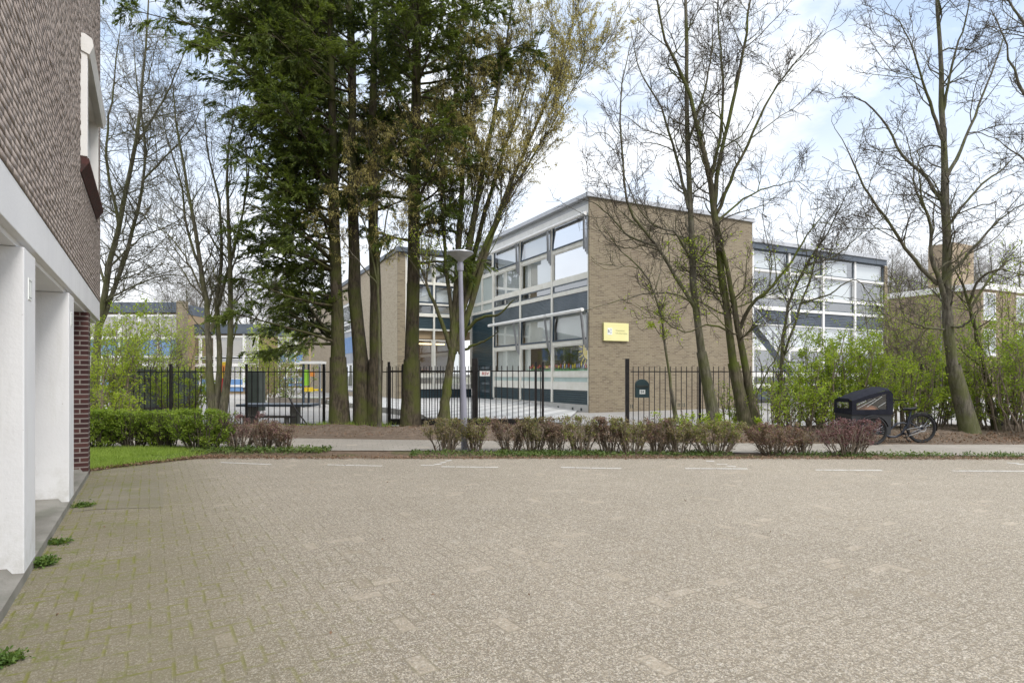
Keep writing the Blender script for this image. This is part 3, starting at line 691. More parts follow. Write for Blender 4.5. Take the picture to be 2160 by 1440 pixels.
lamp_p = MB().box(WV, 3.1, 3.3, .0, .2, 3.4, 3.62); lamp_p.build('wall_lamp', M['white_paint'], school, bevel=.02)
for a0 in (10.9,):
    for z0, z1, mt in ((5.3, 6.6, 0), (4.6, 5.2, 0), (3.05, 4.2, 1), (.4, 2.3, 0)):
        if mt: MB().box(WV, a0, a0 + 3.6, .0, .02, z0, z1).build('wall_panel', M['panel_blue'], school)
        else: window(school, WV, a0, a0 + 3.6, z0, z1, M['white_paint'], M['glass_mid'], .0, .12)
    MB().box(WV, a0 - .1, a0 + 3.7, -.02, -.001 + .003, .3, 6.7).build('window_back', M['interior_grey'], school)
# paper flowers and sun in the ground floor windows
rt = random.Random(8)
FN = FD - .024
def tulip(a, z, h, mat, label):
    o, u, n = FF
    c = o + u * a + n * FN
    mb = MB()
    prof = [(0, 0), (.035, .03), (.042, .08), (.034, .14), (.02, .105), (.0, .155), (-.02, .105), (-.034, .14), (-.042, .08), (-.035, .03)]
    k = h / .155
    mb.prism([c + u * x * 1.15 + [0, 0, z + y * k] for x, y in prof], n * .004)
    return tag(mb.build('paper_tulip', mat), label, 'paper flower', 'paper tulips in the ground floor windows')
cols = {'red': 'red_paint', 'yellow': 'yellow_paint', 'purple': 'purple_paint'}
for i in range(34):
    a = .28 + i * .16 if i < 17 else 3.1 + (i - 17) * .125
    cn_ = ['purple', 'red', 'purple', 'yellow', 'purple', 'purple', 'yellow', 'yellow', 'purple', 'red', 'purple', 'yellow', 'purple', 'red', 'yellow', 'red', 'red'][i % 17] if i < 17 else rt.choice(['red', 'red', 'red', 'yellow', 'red'])
    big = i < 14
    tulip(a, 1.74 + rt.uniform(0, .09), rt.uniform(.19, .24) if big else rt.uniform(.13, .18), M[cols[cn_]],
          'paper tulip with %s petals in the ground floor %s' % (cn_, 'window nearest the brick gable' if i < 17 else 'middle window'))
for b0, b1, nm in ((.20, 2.88, 'window nearest the brick gable'), (3.08, 5.4, 'middle window')):
    o, u, n = FF; mb = MB(); a = b0
    while a < b1:
        h = rt.uniform(.09, .20); c = o + u * a + n * (FN + .012)
        mb.add([c + [0, 0, 1.65], c + u * .05 + [0, 0, 1.65], c + u * (.025 + rt.uniform(-.02, .02)) + [0, 0, 1.65 + h]], [(0, 1, 2)])
        mb.add([c + [0, 0, 1.60], c + u * .05 + [0, 0, 1.60], c + u * .05 + [0, 0, 1.66], c + [0, 0, 1.66]], [(0, 1, 2, 3)]); a += .048
    tag(mb.build('paper_grass', M['green_paper']), 'green paper grass strip along the foot of the ground floor ' + nm, 'paper cutout')
o, u, n = FF; c = o + u * .24 + n * (FN + .004) + [0, 0, 2.50]
mb = MB(); pts_ = [c + u * (.40 * math.cos(a)) + [0, 0, .40 * math.sin(a)] for a in np.linspace(-math.pi / 2, math.pi * .18, 16)] + [c + [0, 0, .1], c]
mb.prism(pts_, n * .004)
for k in range(6):
    a = -math.pi / 2 + .12 + k * .34; q = np.array([0, 0, 1.0])
    d = u * math.cos(a) + q * math.sin(a); e = u * -math.sin(a) + q * math.cos(a)
    mb.prism([c + d * .46 - e * .035, c + d * .46 + e * .035, c + d * .72 + e * .015, c + d * .72 - e * .015], n * .004)
tag(mb.build('paper_sun', M['yellow_paint']), 'yellow paper sun with rays in the window beside the brick gable', 'paper cutout')

# glass wing on the right, behind the gable
RO = V2(11.9, 31.55); RF = (RO, SU, SNG)
rw = empty('school_wing', tuple(RO), 'long glazed school wing with white mullions behind the green shrubs', 'school')
RL = 12.1; rb_ = [.8 + i * 2.82 for i in range(5)]
MB().box(RF, -.5, RL, -12, .28, 8.42, 8.62).build('roof_edge', M['coping'], rw)
MB().box(RF, -.5, RL - .05, -11.9, .2, 8.12, 8.418).build('roof_fascia', M['fascia_dark'], rw)
mb = MB()
for a in [-.4] + rb_: mb.box(RF, a - .08, a + .08, -.08, .07, .2, 8.115)
mb.build('mullion', M['white_paint'], rw)
mb = MB(); xs = [-.4] + rb_
for z0, z1 in ((6.98, 7.10), (5.66, 5.78), (4.95, 5.10), (2.8, 2.95), (1.4, 1.6), (.8, .95)): MB().box(RF, xs[0] - .07, xs[-1] + .07, -.07, .05, z0, z1).build('rail', M['white_paint'], rw)
for i in range(len(xs) - 1):
    a0, a1 = xs[i] + .085, xs[i + 1] - .085
    window(rw, RF, a0, a1, 7.105, 8.11, M['clad_grey'], M['glass_mid'], -.04, .06)
    window(rw, RF, a0, a1, 5.785, 6.975, M['white_paint'], M['glass_mid'], -.06, .04)
    window(rw, RF, a0, a1, 5.105, 5.655, M['clad_grey'] if i > 1 else M['white_paint'], M['glass_mid'], -.04, .06)
    window(rw, RF, a0, a1, 2.955, 4.2, M['white_paint'], M['glass_mid'], -.04, .06)
    window(rw, RF, a0, a1, 1.605, 2.795, M['white_paint'], M['glass_mid'], -.06, .04)
    window(rw, RF, a0, a1, .955, 1.395, M['white_paint'], M['glass_mid'], -.06, .04)
    for z0, z1 in ((4.21, 4.945), (.2, .795)): cl = MB(); slats(cl, RF, a0, a1, z0, z1, -.04, .09); cl.build('cladding', M['clad_grey'] if i > 3 else M['fascia_dark'], rw)
mb = MB().box(RF, -.4, RL, -3.0, -2.9, .1, 8.1).box(RF, -.4, RL, -2.9, -.1, 4.22, 4.94).box(RF, RL - .1, RL, -2.9, -.1, .1, 8.1); mb.build('room_walls', M['interior_grey'], rw)
bl = MB()
for i in range(len(xs) - 1):
    a0, a1 = xs[i] + .12, xs[i + 1] - .12
    if i in (2, 3): bl.box(RF, a0, a1, -.2, -.19, 5.8, 6.85)
    if i in (1, 3, 4): bl.box(RF, a0, a1 - (.3 if i == 3 else 0), -.2, -.19, 7.1, 7.95)
    bl.box(RF, a0, a1, -.2, -.19, 2.95, 4.1)
bl.build('blind_or_reflection', M['blind_or_reflection_white'], rw)
MB().box(RF, RL - .1, RL + .2, -12, .1, -.05, 8.1).build('end_wall', M['brick_school'], rw)
st = empty('fire_escape_stair', tuple(P(1600, 850, 29.5)), 'steel outdoor stair descending beside the brick gable end', 'stair')
sa, sb = P(1572, 668, 29.6), P(1668, 792, 29.2); dd_ = np.array([.45, .89, 0]) * .9
for k, off in enumerate((np.zeros(3), dd_)): MB().bar(sa + off, sb + off, .06, .28).build('stringer', M['fascia_dark'], st)
mb = MB()
for k in range(15):
    c = sa + (sb - sa) * (k + .5) / 15; mb.bar(c, c + dd_, .22, .035)
mb.build('tread', M['metal_grey'], st)
mb = MB()
for off in (np.zeros(3), dd_):
    mb.tube([sa + off + [0, 0, 1.0], sb + off + [0, 0, 1.0]], .025, 6); mb.tube([sa + off + [0, 0, .6], sb + off + [0, 0, .6]], .015, 6)
    for k in range(6): c = sa + (sb - sa) * k / 5 + off; mb.tube([c, c + [0, 0, 1.0]], .018, 6)
mb.tube([sb, sb * [1, 1, 0]], .04, 6).tube([sb + dd_, (sb + dd_) * [1, 1, 0]], .04, 6)
mb.build('handrail', M['metal_grey'], st)

# far brick block at right
FO = P(2070, 790, 40.0) * [1, 1, 0]; fb = empty('brick_house', tuple(FO), 'brown brick block with white roof edge and chimney stack behind the shrubs', 'building')
B1 = (FO, SV, SNF); B2 = (FO, SU, SNG)
MB().box(B1, 0, 6.2, -14, 0, -.05, 7.15).build('wall', M['brick_far'], fb)
MB().box(B1, 6.21, 13, -14, .1, -.05, 6.2).build('wall', M['brick_far'], fb)
rf = MB().box(B2, -.1, 14.2, -6.3, .14, 7.152, 7.55).build('roof', M['white_paint'], fb)
q = P(2032, 790, 43.0) * [1, 1, 0]
MB().box((q, SU, SNG), -1.35, 1.35, -1.6, 0, 7.0, 10.75).build('chimney', M['brick_far'], rf)
MB().box(B1, 6.1, 13, -14, .2, 6.202, 6.6).build('roof', M['white_paint'], fb)
for zz in (5.2, 2.8):
    for a in (.2, 4.4):
        wn = window(fb, B2, a, a + 1.5, zz, zz + 1.75, M['white_paint'], M['glass_mid'], .0, .09)
        MB().box(B2, a + .7, a + .78, .01, .05, zz + .09, zz + 1.66).box(B2, a + .09, a + .7, .01, .05, zz + .55, zz + .63).build('glazing_bar', M['white_paint'], wn)
        MB().box(B2, a - .05, a + 1.55, .0, .12, zz - .1, zz - .002).build('window_sill', M['white_paint'], fb)
        MB().box(B2, a + .05, a + 1.45, .0, .015, zz + .05, zz + 1.7).build('curtain', M['interior_grey'], fb)
MB().tube([FO + SV * 2.4 + SNF * .1 + [0, 0, 0], FO + SV * 2.4 + SNF * .1 + [0, 0, 7.1]], .06, 8).build('drainpipe', M['metal_grey'], fb)

# blue panelled blocks behind the playground
def blue_block(px0, px1, Y, top, label, piers=True, nb=4, dp=4.0):
    o = P(px0, HZ, Y) * [1, 1, 0]; L = (px1 - px0) / F * Y; fr = (o, V2(1, 0), V2(0, -1))
    b = empty('school_block', tuple(o), label, 'building')
    MB().box(fr, .02, L - .02, -dp + .03, -.12, -.05, top - .76).build('wall', M['interior'], b)
    MB().box(fr, -.1, L, -dp, .15, top - .75, top).build('roof', M['fascia_dark'], b)
    if piers: MB().box(fr, L + .002, L + .45, -.6, .2, -.05, top + .1).build('brick_pier', M['brick_school'], b)
    mu = MB(); W_ = L / nb
    for i in range(nb + 1): mu.box(fr, max(0, i * W_ - .07), min(L, i * W_ + .07), -.1, .05, .5, top - .75)
    for z0 in (top - 1.05, top - 2.75, 2.75, 2.15, .55): mu.box(fr, 0, L, -.1, .038, z0, z0 + .16)
    mu.build('mullion', M['white_paint'], b)
    for i in range(nb):
        a0, a1 = i * W_ + .07, (i + 1) * W_ - .07
        window(b, fr, a0, a1, top - 2.58, top - 1.06, M['white_paint'], M['glass_mid'], -.09, .06)
        MB().box(fr, a0, a1, -.11, -.03, 2.92, top - 2.76).build('panel', M['panel_blue'], b)
        window(b, fr, a0, a1, 2.32, 2.74, M['white_paint'], M['glass_mid'], -.09, .05)
        window(b, fr, a0, a1, 1.15, 2.14, M['white_paint'], M['glass_mid'], -.09, .05)
        MB().box(fr, a0, a1, -.11, -.03, .2, 1.14).build('panel', M['panel_blue'], b)
    return b
blue_block(170, 375, 45, 6.85, 'blue panelled block with brick pier at the far left of the playground', True, 5)
blue_block(391, 545, 47.5, 5.45, 'blue panelled block behind the multi stemmed tree', False, 5)
blue_block(520, 640, 70, 6.7, 'blue and white block seen left of the dark conifer trunks', True, 7)

# ------------------------------------------------------------------ fences, gate, letterbox, lamp, sign
def fence(name, x0, x1, Y0, Y1, posts, label, pitch=.155, h=1.72, post_h=1.80, pw=.06, z0=.10, br=.012, rails=(.12, 1.58), cat='fence', beam=0, group=None):
    A, B = np.array([x0, Y0, 0.]), np.array([x1, Y1, 0.]); L = np.linalg.norm(B - A); d = (B - A) / L
    r = empty(name, tuple(A), label, cat, group); n = V2(d[1], -d[0]); fr = (A, d, n)
    for z in rails: MB().box(fr, 0, L, -.02, .02, z - .014, z + .014).build('rail', M['metal_black'], r)
    mb = MB(); k = int(L / pitch)
    for i in range(k): c = A + d * (i + .5) * L / k; mb.tube([c + [0, 0, z0], c + [0, 0, h]], br, 5)
    mb.build('grille', M['metal_black'], r)
    for q in posts:
        a, hh, w_ = q if isinstance(q, tuple) else (q, post_h, pw)
        MB().box(fr, a - w_ / 2, a + w_ / 2, -w_ / 2 - .001, w_ / 2 + .001, -.05, hh).build('post', M['metal_black'], r, bevel=.004)
    if beam: MB().box(fr, 0, L, -.045, .045, .13, .30).build('bottom_beam', M['metal_black'], r)
    return r
fl = lambda px, Y: (px - 1080) / F * Y
YF = 16.9
x0 = fl(240, YF); fence('bar_fence', x0, fl(1000, YF), YF, YF, [.03] + [fl(q, YF) - x0 for q in (360, 520, 683, 850)], 'long black steel bar fence behind the tree trunks')
YG = 16.55; x0 = fl(818, YG)
fence('sliding_gate', x0, fl(1146, YG), YG, YG, [.03, fl(1130, YG) - x0, fl(1145, YG) - x0], 'black sliding gate with heavy bottom beam behind the street lamp', .15, 1.74, 1.85, .065, .3, .0125, (.28, 1.60), 'gate', 1)
gp = MB().box((P(1002, HZ, 16.75) * [1, 1, 0], V2(1, 0), V2(0, 1)), -.08, .08, -.08, .08, -.05, 1.95).build('gate_post', M['metal_black'], None, bevel=.006)
tag(gp, 'thick black square gate post just right of the street lamp', 'post')
gp = MB().box((P(1323, HZ, 16.3) * [1, 1, 0], V2(1, 0), V2(0, 1)), -.05, .05, -.05, .05, -.05, 1.93).build('gate_post', M['metal_black'], None, bevel=.006)
tag(gp, 'tall black gate post left of the letterbox on the brick gable side', 'post')
YR = 16.3; x0 = fl(1330, YR)
fence('bar_fence', x0, fl(1612, YR), YR, YR, [fl(1476, YR) - x0], 'black steel bar fence carrying the letterbox before the brick gable', .14)
x0 = fl(1614, YR); fence('bar_fence', x0, fl(2260, YR), YR, 15.7, [2.0, 4.0, 6.0, 8.0], 'black steel bar fence hidden in the green shrubs behind the cargo bike', .14)
sg = MB().box((P(1012, HZ, 16.5) * [1, 1, 0], V2(1, 0), V2(0, -1)), 0, .28, 0, .01, 1.46, 1.60).build('gate_sign', M['sign_white'])
tag(sg, 'small pale notice plate with red letters on the sliding gate', 'sign')
def text(s, size, loc, xdir, nrm, mat, parent, name='lettering', ext=.002, align='CENTER'):
    cu = bpy.data.curves.new(name, 'FONT'); cu.body = s; cu.size = size; cu.extrude = ext; cu.align_x = align; cu.align_y = 'CENTER'
    ob = bpy.data.objects.new('tmp', cu); COL.objects.link(ob)
    dg = bpy.context.evaluated_depsgraph_get(); me = bpy.data.meshes.new_from_object(ob.evaluated_get(dg))
    bpy.data.objects.remove(ob)
    X = Vector(xdir).normalized(); Zn = Vector(nrm).normalized(); Y_ = Zn.cross(X)
    mw = Matrix(((X.x, Y_.x, Zn.x, loc[0]), (X.y, Y_.y, Zn.y, loc[1]), (X.z, Y_.z, Zn.z, loc[2]), (0, 0, 0, 1)))
    me.transform(mw); me.name = name
    return link(name, me, mat, parent)
q = P(1024, 785.5, 16.5); text('RSV', .12, (q[0], 16.485, 1.53), (1, 0, 0), (0, -1, 0), M['red_paint'], sg)
# letterbox
YL = 16.22; c = P(1353.5, HZ, YL) * [1, 1, 0]
lb = empty('letterbox', (c[0], YL, .85), 'dark green arched letterbox numbered 84 on the bar fence', 'letterbox')
w_, zb, zs = .175, P(0, 838, YL)[2], P(0, 812, YL)[2]
prof = [(-w_, zb), (w_, zb), (w_, zs)] + [(w_ * math.cos(a), zs + .16 * math.sin(a)) for a in np.linspace(0, math.pi, 14)[1:-1]] + [(-w_, zs)]
MB().prism([(c[0] + x, YL - .09, z) for x, z in prof], (0, .16, 0)).build('body', M['letter_green'], lb, bevel=.006)
MB().box((V2(c[0], YL), V2(1, 0), V2(0, -1)), -w_ + .02, w_ - .02, .09, .115, zs - .06, zs + .005).build('flap', M['ink_black'], lb, bevel=.005)
pl = MB().box((V2(c[0], YL), V2(1, 0), V2(0, -1)), -.075, .075, .092, .097, zs - .235, zs - .12).build('number_plate', M['sign_white'], lb)
text('84', .10, (c[0], YL - .098, zs - .178), (1, 0, 0), (0, -1, 0), M['ink_black'], pl)
# yellow sign on the gable
sgn = empty('school_sign', tuple(C0 + SU * .8 + [0, 0, 3.5]), 'yellow school name board with logo tile on the brick gable', 'sign')
s0, s1 = .63, 1.86; z0, z1 = 2.86, 3.58
MB().box(GF, s0, s1, .0, .10, z0, z1).build('board', M['yellow_board'], sgn, bevel=.008)
tl = MB().box(GF, s0 + .17, s0 + .40, .101, .106, z0 + .24, z0 + .51).build('logo_tile', M['sign_white'], sgn)
o, u, n = GF
text('R', .17, o + u * (s0 + .235) + n * .108 + [0, 0, z0 + .37], u, n, M['ink_black'], tl)
text('S', .11, o + u * (s0 + .335) + n * .108 + [0, 0, z0 + .435], u, n, M['ink_black'], tl)
text('V', .10, o + u * (s0 + .335) + n * .108 + [0, 0, z0 + .315], u, n, M['ink_black'], tl)
text('Rotterdamse', .085, o + u * (s0 + .57) + n * .102 + [0, 0, z0 + .42], u, n, M['ink_grey'], sgn, align='LEFT')
text('Schoolvereniging', .085, o + u * (s0 + .57) + n * .102 + [0, 0, z0 + .31], u, n, M['ink_grey'], sgn, align='LEFT')
# street lamp
Lb = G(980, 948); lt_ = np.array([Lb[0] - .085, Lb[1], 3.72])
lp = empty('street_lamp', tuple(Lb), 'grey post top street lamp with cone shade among the low hedge', 'street lamp')
MB().tube([Lb - [0, 0, .05], Lb + (lt_ - Lb) * .25, Lb + (lt_ - Lb) * .30, lt_], [.068, .064, .058, .042], 16).build('pole', M['lamp_paint'], lp, True)
MB().lathe(lt_ + [0, 0, -.14], [(.0, 0), (.062, 0), (.065, .02), (.065, .13), (.05, .17), (.0, .17)], 18).build('collar', M['lamp_paint'], lp, True)
hc = lt_ + [0, 0, .03]
MB().lathe(hc, [(.05, 0), (.068, .03), (.15, .10), (.25, .165), (.255, .18), (.24, .175), (.06, .05), (.05, 0)], 28).build('cone_shade', M['lamp_glass'], lp, True)
MB().lathe(hc, [(.257, .172), (.268, .182), (.26, .2), (.18, .222), (.0, .232)], 28).build('cap', M['metal_grey'], lp, True)
MB().lathe(hc, [(.0, .05), (.032, .055), (.032, .15), (.0, .16)], 12).build('bulb', M['sign_white'], lp, True)

# ------------------------------------------------------------------ playground things
tb = empty('picnic_table', tuple(G(580, 892)), 'dark topped concrete table with bench board behind the bar fence', 'table')
fr = (P(500, HZ, 18.6) * [1, 1, 0], V2(1, 0), V2(0, 1))
MB().box(fr, 0, 2.3, -.1, .75, .52, .60).build('table_top', M['fascia_dark'], tb, bevel=.01)
for a in (.25, 1.58): MB().box(fr, a, a + .2, .1, .5, -.02, .519).build('leg', M['concrete'], tb, bevel=.01)
MB().box(fr, .1, 1.85, -.35, -.1, .20, .26).build('bench_board', M['wood_dark'], tb, bevel=.006)
for a in (.3, 1.55): MB().box(fr, a, a + .1, -.3, -.12, -.02, .199).build('bench_leg', M['concrete'], tb)
br_ = MB().tube([P(609, 838, 16.4), P(625, 865, 16.3), P(640, 885, 16.25), P(652, 900, 16.2), P(672, 904, 16.15)], [.02, .022, .022, .022, .02], 8)
tag(br_.build('bent_pipe', M['metal_black'], None, True), 'bent black pipe leaning against the bar fence', 'pipe')
bn = empty('storage_cabinet', tuple(G(532, 845)), 'dark green metal cabinet standing behind the left fence post', 'cabinet')
fr = (P(519, HZ, 22.5) * [1, 1, 0], V2(1, 0), V2(0, 1))
MB().box(fr, 0, .48, 0, .6, .62 - .48, 1.64).build('body', M['bin_green'], bn, bevel=.01)
MB().box(fr, .03, .23, -.02, -.001, .18, 1.58).box(fr, .25, .45, -.02, -.001, .18, 1.58).build('door', M['bin_green'], bn)
for a in (.03, .4): MB().box(fr, a, a + .06, .05, .11, -.02, .139).build('leg', M['metal_grey'], bn)
pt = empty('play_tower', tuple(P(648, HZ, 28) * [1, 1, 0]), 'small play tower with lime panel and yellow slide seat', 'play equipment')
fr = (P(638, HZ, 28) * [1, 1, 0], V2(1, 0), V2(0, 1))
for a in (0, .75):
    for b in (0, .7): MB().box(fr, a, a + .08, b, b + .08, -.02, 2.0).build('post', M['frame_dark'] if a == 0 else M['metal_grey'], pt)
MB().box(fr, .1, .30, -.03, 0, 1.0, 1.72).build('panel', M['lime_paint'], pt)
MB().box(fr, .1, .72, .05, .6, .75, .83).build('deck', M['yellow_paint'], pt)
MB().box(fr, .1, .5, -.04, -.005, .72, .92).build('panel', M['yellow_paint'], pt)
MB().box(fr, .36, .56, -.03, 0, 1.42, 1.62).build('panel', M['orange_paint'], pt)
MB().box(fr, -.1, .85, -.1, .8, 2.0, 2.12).build('roof', M['white_paint'], pt)
sp = empty('sandpit', tuple(P(620, HZ, 31) * [1, 1, 0]), 'low wooden sandpit border before the far hedge', 'sandpit')
fr = (P(565, HZ, 31) * [1, 1, 0], V2(1, 0), V2(0, 1))
MB().box(fr, 0, 2.9, 0, .12, -.02, .32).build('side_board', M['wood_grey'], sp, bevel=.01)
MB().box(fr, .0, .12, .121, 2.5, -.02, .32).box(fr, 2.78, 2.9, .121, 2.5, -.02, .32).build('side_board', M['wood_grey'], sp)
MB().box(fr, .121, 2.779, .121, 2.5, .2, .24).build('cover', M['green_paper'], sp)
rr = empty('red_rail', tuple(P(310, HZ, 30) * [1, 1, 0]), 'low red tube railing before the blue panelled block', 'railing')
mb = MB(); a, b = P(272, 843, 30), P(358, 843, 30)
mb.tube([a, b], .045, 8).build('rail', M['red_paint'], rr); MB().tube([a - [0, 0, .35], b - [0, 0, .35]], .03, 8).build('rail', M['red_paint'], rr)
for k in range(3): q = a + (b - a) * k / 2; MB().tube([q, q * [1, 1, 0]], .05, 8).build('post', M['red_paint'], rr)
pf = empty('play_figure', tuple(P(470, HZ, 26) * [1, 1, 0]), 'yellow and red play panel half hidden behind the tree stems', 'play equipment')
fr = (P(461, HZ, 26) * [1, 1, 0], V2(1, 0), V2(0, 1))
MB().box(fr, .0, .36, 0, .06, 1.35, 2.05).build('panel', M['yellow_paint'], pf, bevel=.01)
MB().box(fr, .1, .34, -.03, -.001, 1.6, 1.9).build('panel', M['orange_paint'], pf)
MB().box(fr, .1, .3, 0, .08, -.02, 1.349).build('post', M['red_paint'], pf)
# dark board screen returning from the fence at far left
x = P(238, HZ, 17.2) * [1, 1, 0]
bf = empty('board_screen', tuple(x), 'dark upright board screen at the left end of the bar fence', 'fence')
dv = V2(-.03, 1); fr = (x, dv / np.linalg.norm(dv), V2(1, .03)); mb = MB()
for k in range(26): mb.box(fr, k * .19, k * .19 + .165, -.012, .012, .05, 1.66)
mb.build('boards', M['bin_green'], bf); MB().box(fr, 0, 4.9, .013, .05, .4, .48).build('rail', M['wood_dark'], bf); MB().box(fr, 0, 4.9, .013, .05, 1.3, 1.38).build('rail', M['wood_dark'], bf)

# ------------------------------------------------------------------ cargo bike
YB = 13.35; sc = F / YB
def bk(px, py, dy=0.0): return np.array([(px - 1080) / F * YB, YB + dy, CH + (HZ - py) / F * YB])
bike = empty('cargo_bike', tuple(bk(1900, 933) * [1, 1, 0]), 'dark blue cargo tricycle with hooded box parked on the path', 'cargo bike')
def wheel(c, Rr, sl_):
    ty = MB().ring(c, (0, 1, 0), Rr - .026, .028, 44, 8).build('wheel', M['rubber'], bike, True)
    MB().ring(c, (0, 1, 0), Rr - .058, .011, 40, 6).build('rim', M['metal_black'], ty, True)
    s_ = MB()
    for k in range(28):
        a = 2 * math.pi * k / 28; d = np.array([math.cos(a), 0, math.sin(a)]); a2 = a + (.35 if k % 2 else -.35); d2 = np.array([math.cos(a2), 0, math.sin(a2)])
        s_.tube([c + d2 * .03 + [0, (.025 if k % 2 else -.025), 0], c + d * (Rr - .06)], .0016, 4, False)
    s_.build('spokes', M['steel'], ty)
    MB().tube([c - [0, .05, 0], c + [0, .05, 0]], .028, 10).build('hub', M['bike_paint'], ty)
    return ty
rc = bk(1943, 904); rc[2] = .325
wheel(rc, .325, 0); f1 = bk(1842, 906, -.42); f1[2] = .305; f1 = np.array([(1842 - 1080) / F * (YB - .42), YB - .42, .305]); wheel(f1, .305, 0); f2 = f1 + [0, .86, 0]; wheel(f2, .305, 0)
yb0, yb1 = -.34, .34
def bxp(px, py, Y): s = bk(px, py); return np.array([s[0], YB + Y, s[2]])
def bxn(px, py, Yo): return np.array([(px - 1080) / F * 13.0, YB + Yo, CH + (HZ - py) / F * 13.0])
body = [(1797, 873), (1882, 873), (1880, 917), (1806, 917), (1797, 905)]
MB().prism([bxn(x, y, yb0) for x, y in body], (0, yb1 - yb0, 0)).build('cargo_box', M['box_paint'], bike, bevel=.012)
# hood: shell of fabric with clear windows
fr0 = [(1796, 874), (1797, 845), (1832, 833), (1868, 823.5), (1878, 824.5), (1883, 831), (1883, 874)]
hd = MB(); Yn, Yf = yb0 - .014, yb1 + .014
for Yq in (Yn, Yf):
    def pp(x, y): return bxn(x, y, Yq)
    w2 = [pp(1806, 864), pp(1806, 850), pp(1869, 830), pp(1870, 863)]
    th = np.array([0, .012 if Yq > 0 else -.012, 0])
    for quad in ([pp(1796, 874), pp(1797, 845), w2[1], w2[0]], [pp(1797, 845), pp(1832, 833), pp(1868, 823.5), w2[2], w2[1]], [pp(1868, 823.5), pp(1878, 824.5), pp(1883, 831), pp(1883, 874), w2[3], w2[2]], [pp(1796, 874), w2[0], w2[3], pp(1883, 874)]):
        hd.prism(quad, th)
# crowned roof: each cross rib is higher in the middle
ribs = fr0[1:6]; vs, fs = [], []
for x, y in ribs:
    for k in range(9):
        q = k / 8; p_ = bxn(x, y, Yn + (Yf - Yn) * q); p_[2] += .075 * (1 - (2 * q - 1) ** 4) * (1 if y < 840 else .5) + .006 * math.sin(k * 2.3 + x); vs.append(p_)
for i in range(len(ribs) - 1):
    for k in range(8): fs.append((i * 9 + k, i * 9 + k + 1, (i + 1) * 9 + k + 1, (i + 1) * 9 + k))
hd.add(vs, fs)
hd.add([bxn(1883, 831, Yn), bxn(1883, 831, Yf), bxn(1883, 874, Yf), bxn(1883, 874, Yn)], [(0, 1, 2, 3)])
Fq = lambda q, y: bxn(1796.5, y, Yn + (Yf - Yn) * q)
for q0_, q1_, y0, y1 in ((0, .16, 845, 874), (.84, 1, 845, 874), (.16, .84, 862, 874), (.16, .84, 841, 849)):
    hd.prism([Fq(q0_, y0), Fq(q1_, y0), Fq(q1_, y1), Fq(q0_, y1)], (.01, 0, 0))
hood = hd.build('hood', M['hood_fabric'], bike, True)
fm = MB()
for Yq in (Yn - .004, Yf + .004): fm.add([bxn(1806, 864, Yq), bxn(1806, 850, Yq), bxn(1869, 830, Yq), bxn(1870, 863, Yq)], [(0, 1, 2, 3)])
fm.add([Fq(.16, 862), Fq(.84, 862), Fq(.84, 849), Fq(.16, 849)], [(0, 1, 2, 3)])
fm.build('clear_window', M['film'], hood)
st_ = MB()
for k, (a, b) in enumerate((((1809, 861), (1846, 841)), ((1828, 858), (1860, 836)), ((1808, 854), (1826, 845)), ((1852, 858), (1868, 848)))):
    st_.bar(bxn(*a, Yn - .007), bxn(*b, Yn - .007), .006, .003)
st_.build('fold_crease', M['sign_white'], hood)
MB().lathe(bxn(1846, 862, 0) - [0, 0, .12], [(.0, 0), (.22, 0), (.26, .08), (.2, .16), (.08, .2), (0, .21)], 14).build('seat_cushion', M['cargo'], bike, True)
MB().tube([bxp(*v, 0) for v in ((1866, 917), (1878, 921), (1890, 921), (1902, 914), (1912, 898), (1918, 880), (1921, 868))], .024, 10).build('frame_tube', M['bike_paint'], bike, True)
MB().tube([bxp(*v, 0) for v in ((1915, 888), (1930, 898), (1943, 904.5))], .016, 8).tube([bxp(*v, 0) for v in ((1900, 916), (1920, 914), (1943, 906))], .014, 8).tube([bxp(*v, .0) for v in ((1873, 917), (1880, 903), (1892, 893), (1905, 891), (1914, 894))], .017, 8).build('frame_stay', M['bike_paint'], bike, True)
MB().tube([bxp(1921, 870, 0), bxp(1923, 862, 0)], .015, 8).build('seat_post', M['metal_black'], bike)
sdl = MB(); ring_ = []
for (x, wd, z) in ((1904, .02, 862), (1910, .03, 861), (1918, .055, 862), (1926, .085, 861), (1931, .07, 860)): ring_.append((x, wd, z))
vs, fs = [], []
for x, wd, z in ring_:
    q = bxp(x, z, 0); vs += [q + [0, -wd, 0], q + [0, -wd * .6, .02], q + [0, wd * .6, .02], q + [0, wd, 0], q + [0, wd * .5, -.04], q + [0, -wd * .5, -.04]]
for i in range(4):
    for j in range(6): fs.append((i * 6 + j, i * 6 + (j + 1) % 6, (i + 1) * 6 + (j + 1) % 6, (i + 1) * 6 + j))
fs += [tuple(range(6)), tuple(range(24, 30))]
sdl.add(vs, fs).build('saddle', M['rubber'], bike, True)
MB().tube([bxp(1879, 868, 0), bxp(1884, 850, 0), bxp(1888, 843, 0)], .014, 8).tube([bxp(1893, 842, -.3), bxp(1888, 843, -.2), bxp(1887, 843, .2), bxp(1893, 842, .3)], .012, 8).build('handlebar', M['metal_black'], bike, True)
rk = MB()
for y in (-.06, 0, .06): rk.tube([bxp(1931, 872, y), bxp(1966, 873, y)], .007, 6)
for y in (-.07, .07): rk.tube([bxp(1962, 873, y), bxp(1944, 903, y)], .006, 6).tube([bxp(1940, 873, y), bxp(1943, 903, y)], .006, 6)
rk.tube([bxp(1950, 872, .0), bxp(1973, 861, .0)], .006, 6); rk.build('rear_rack', M['metal_black'], bike)
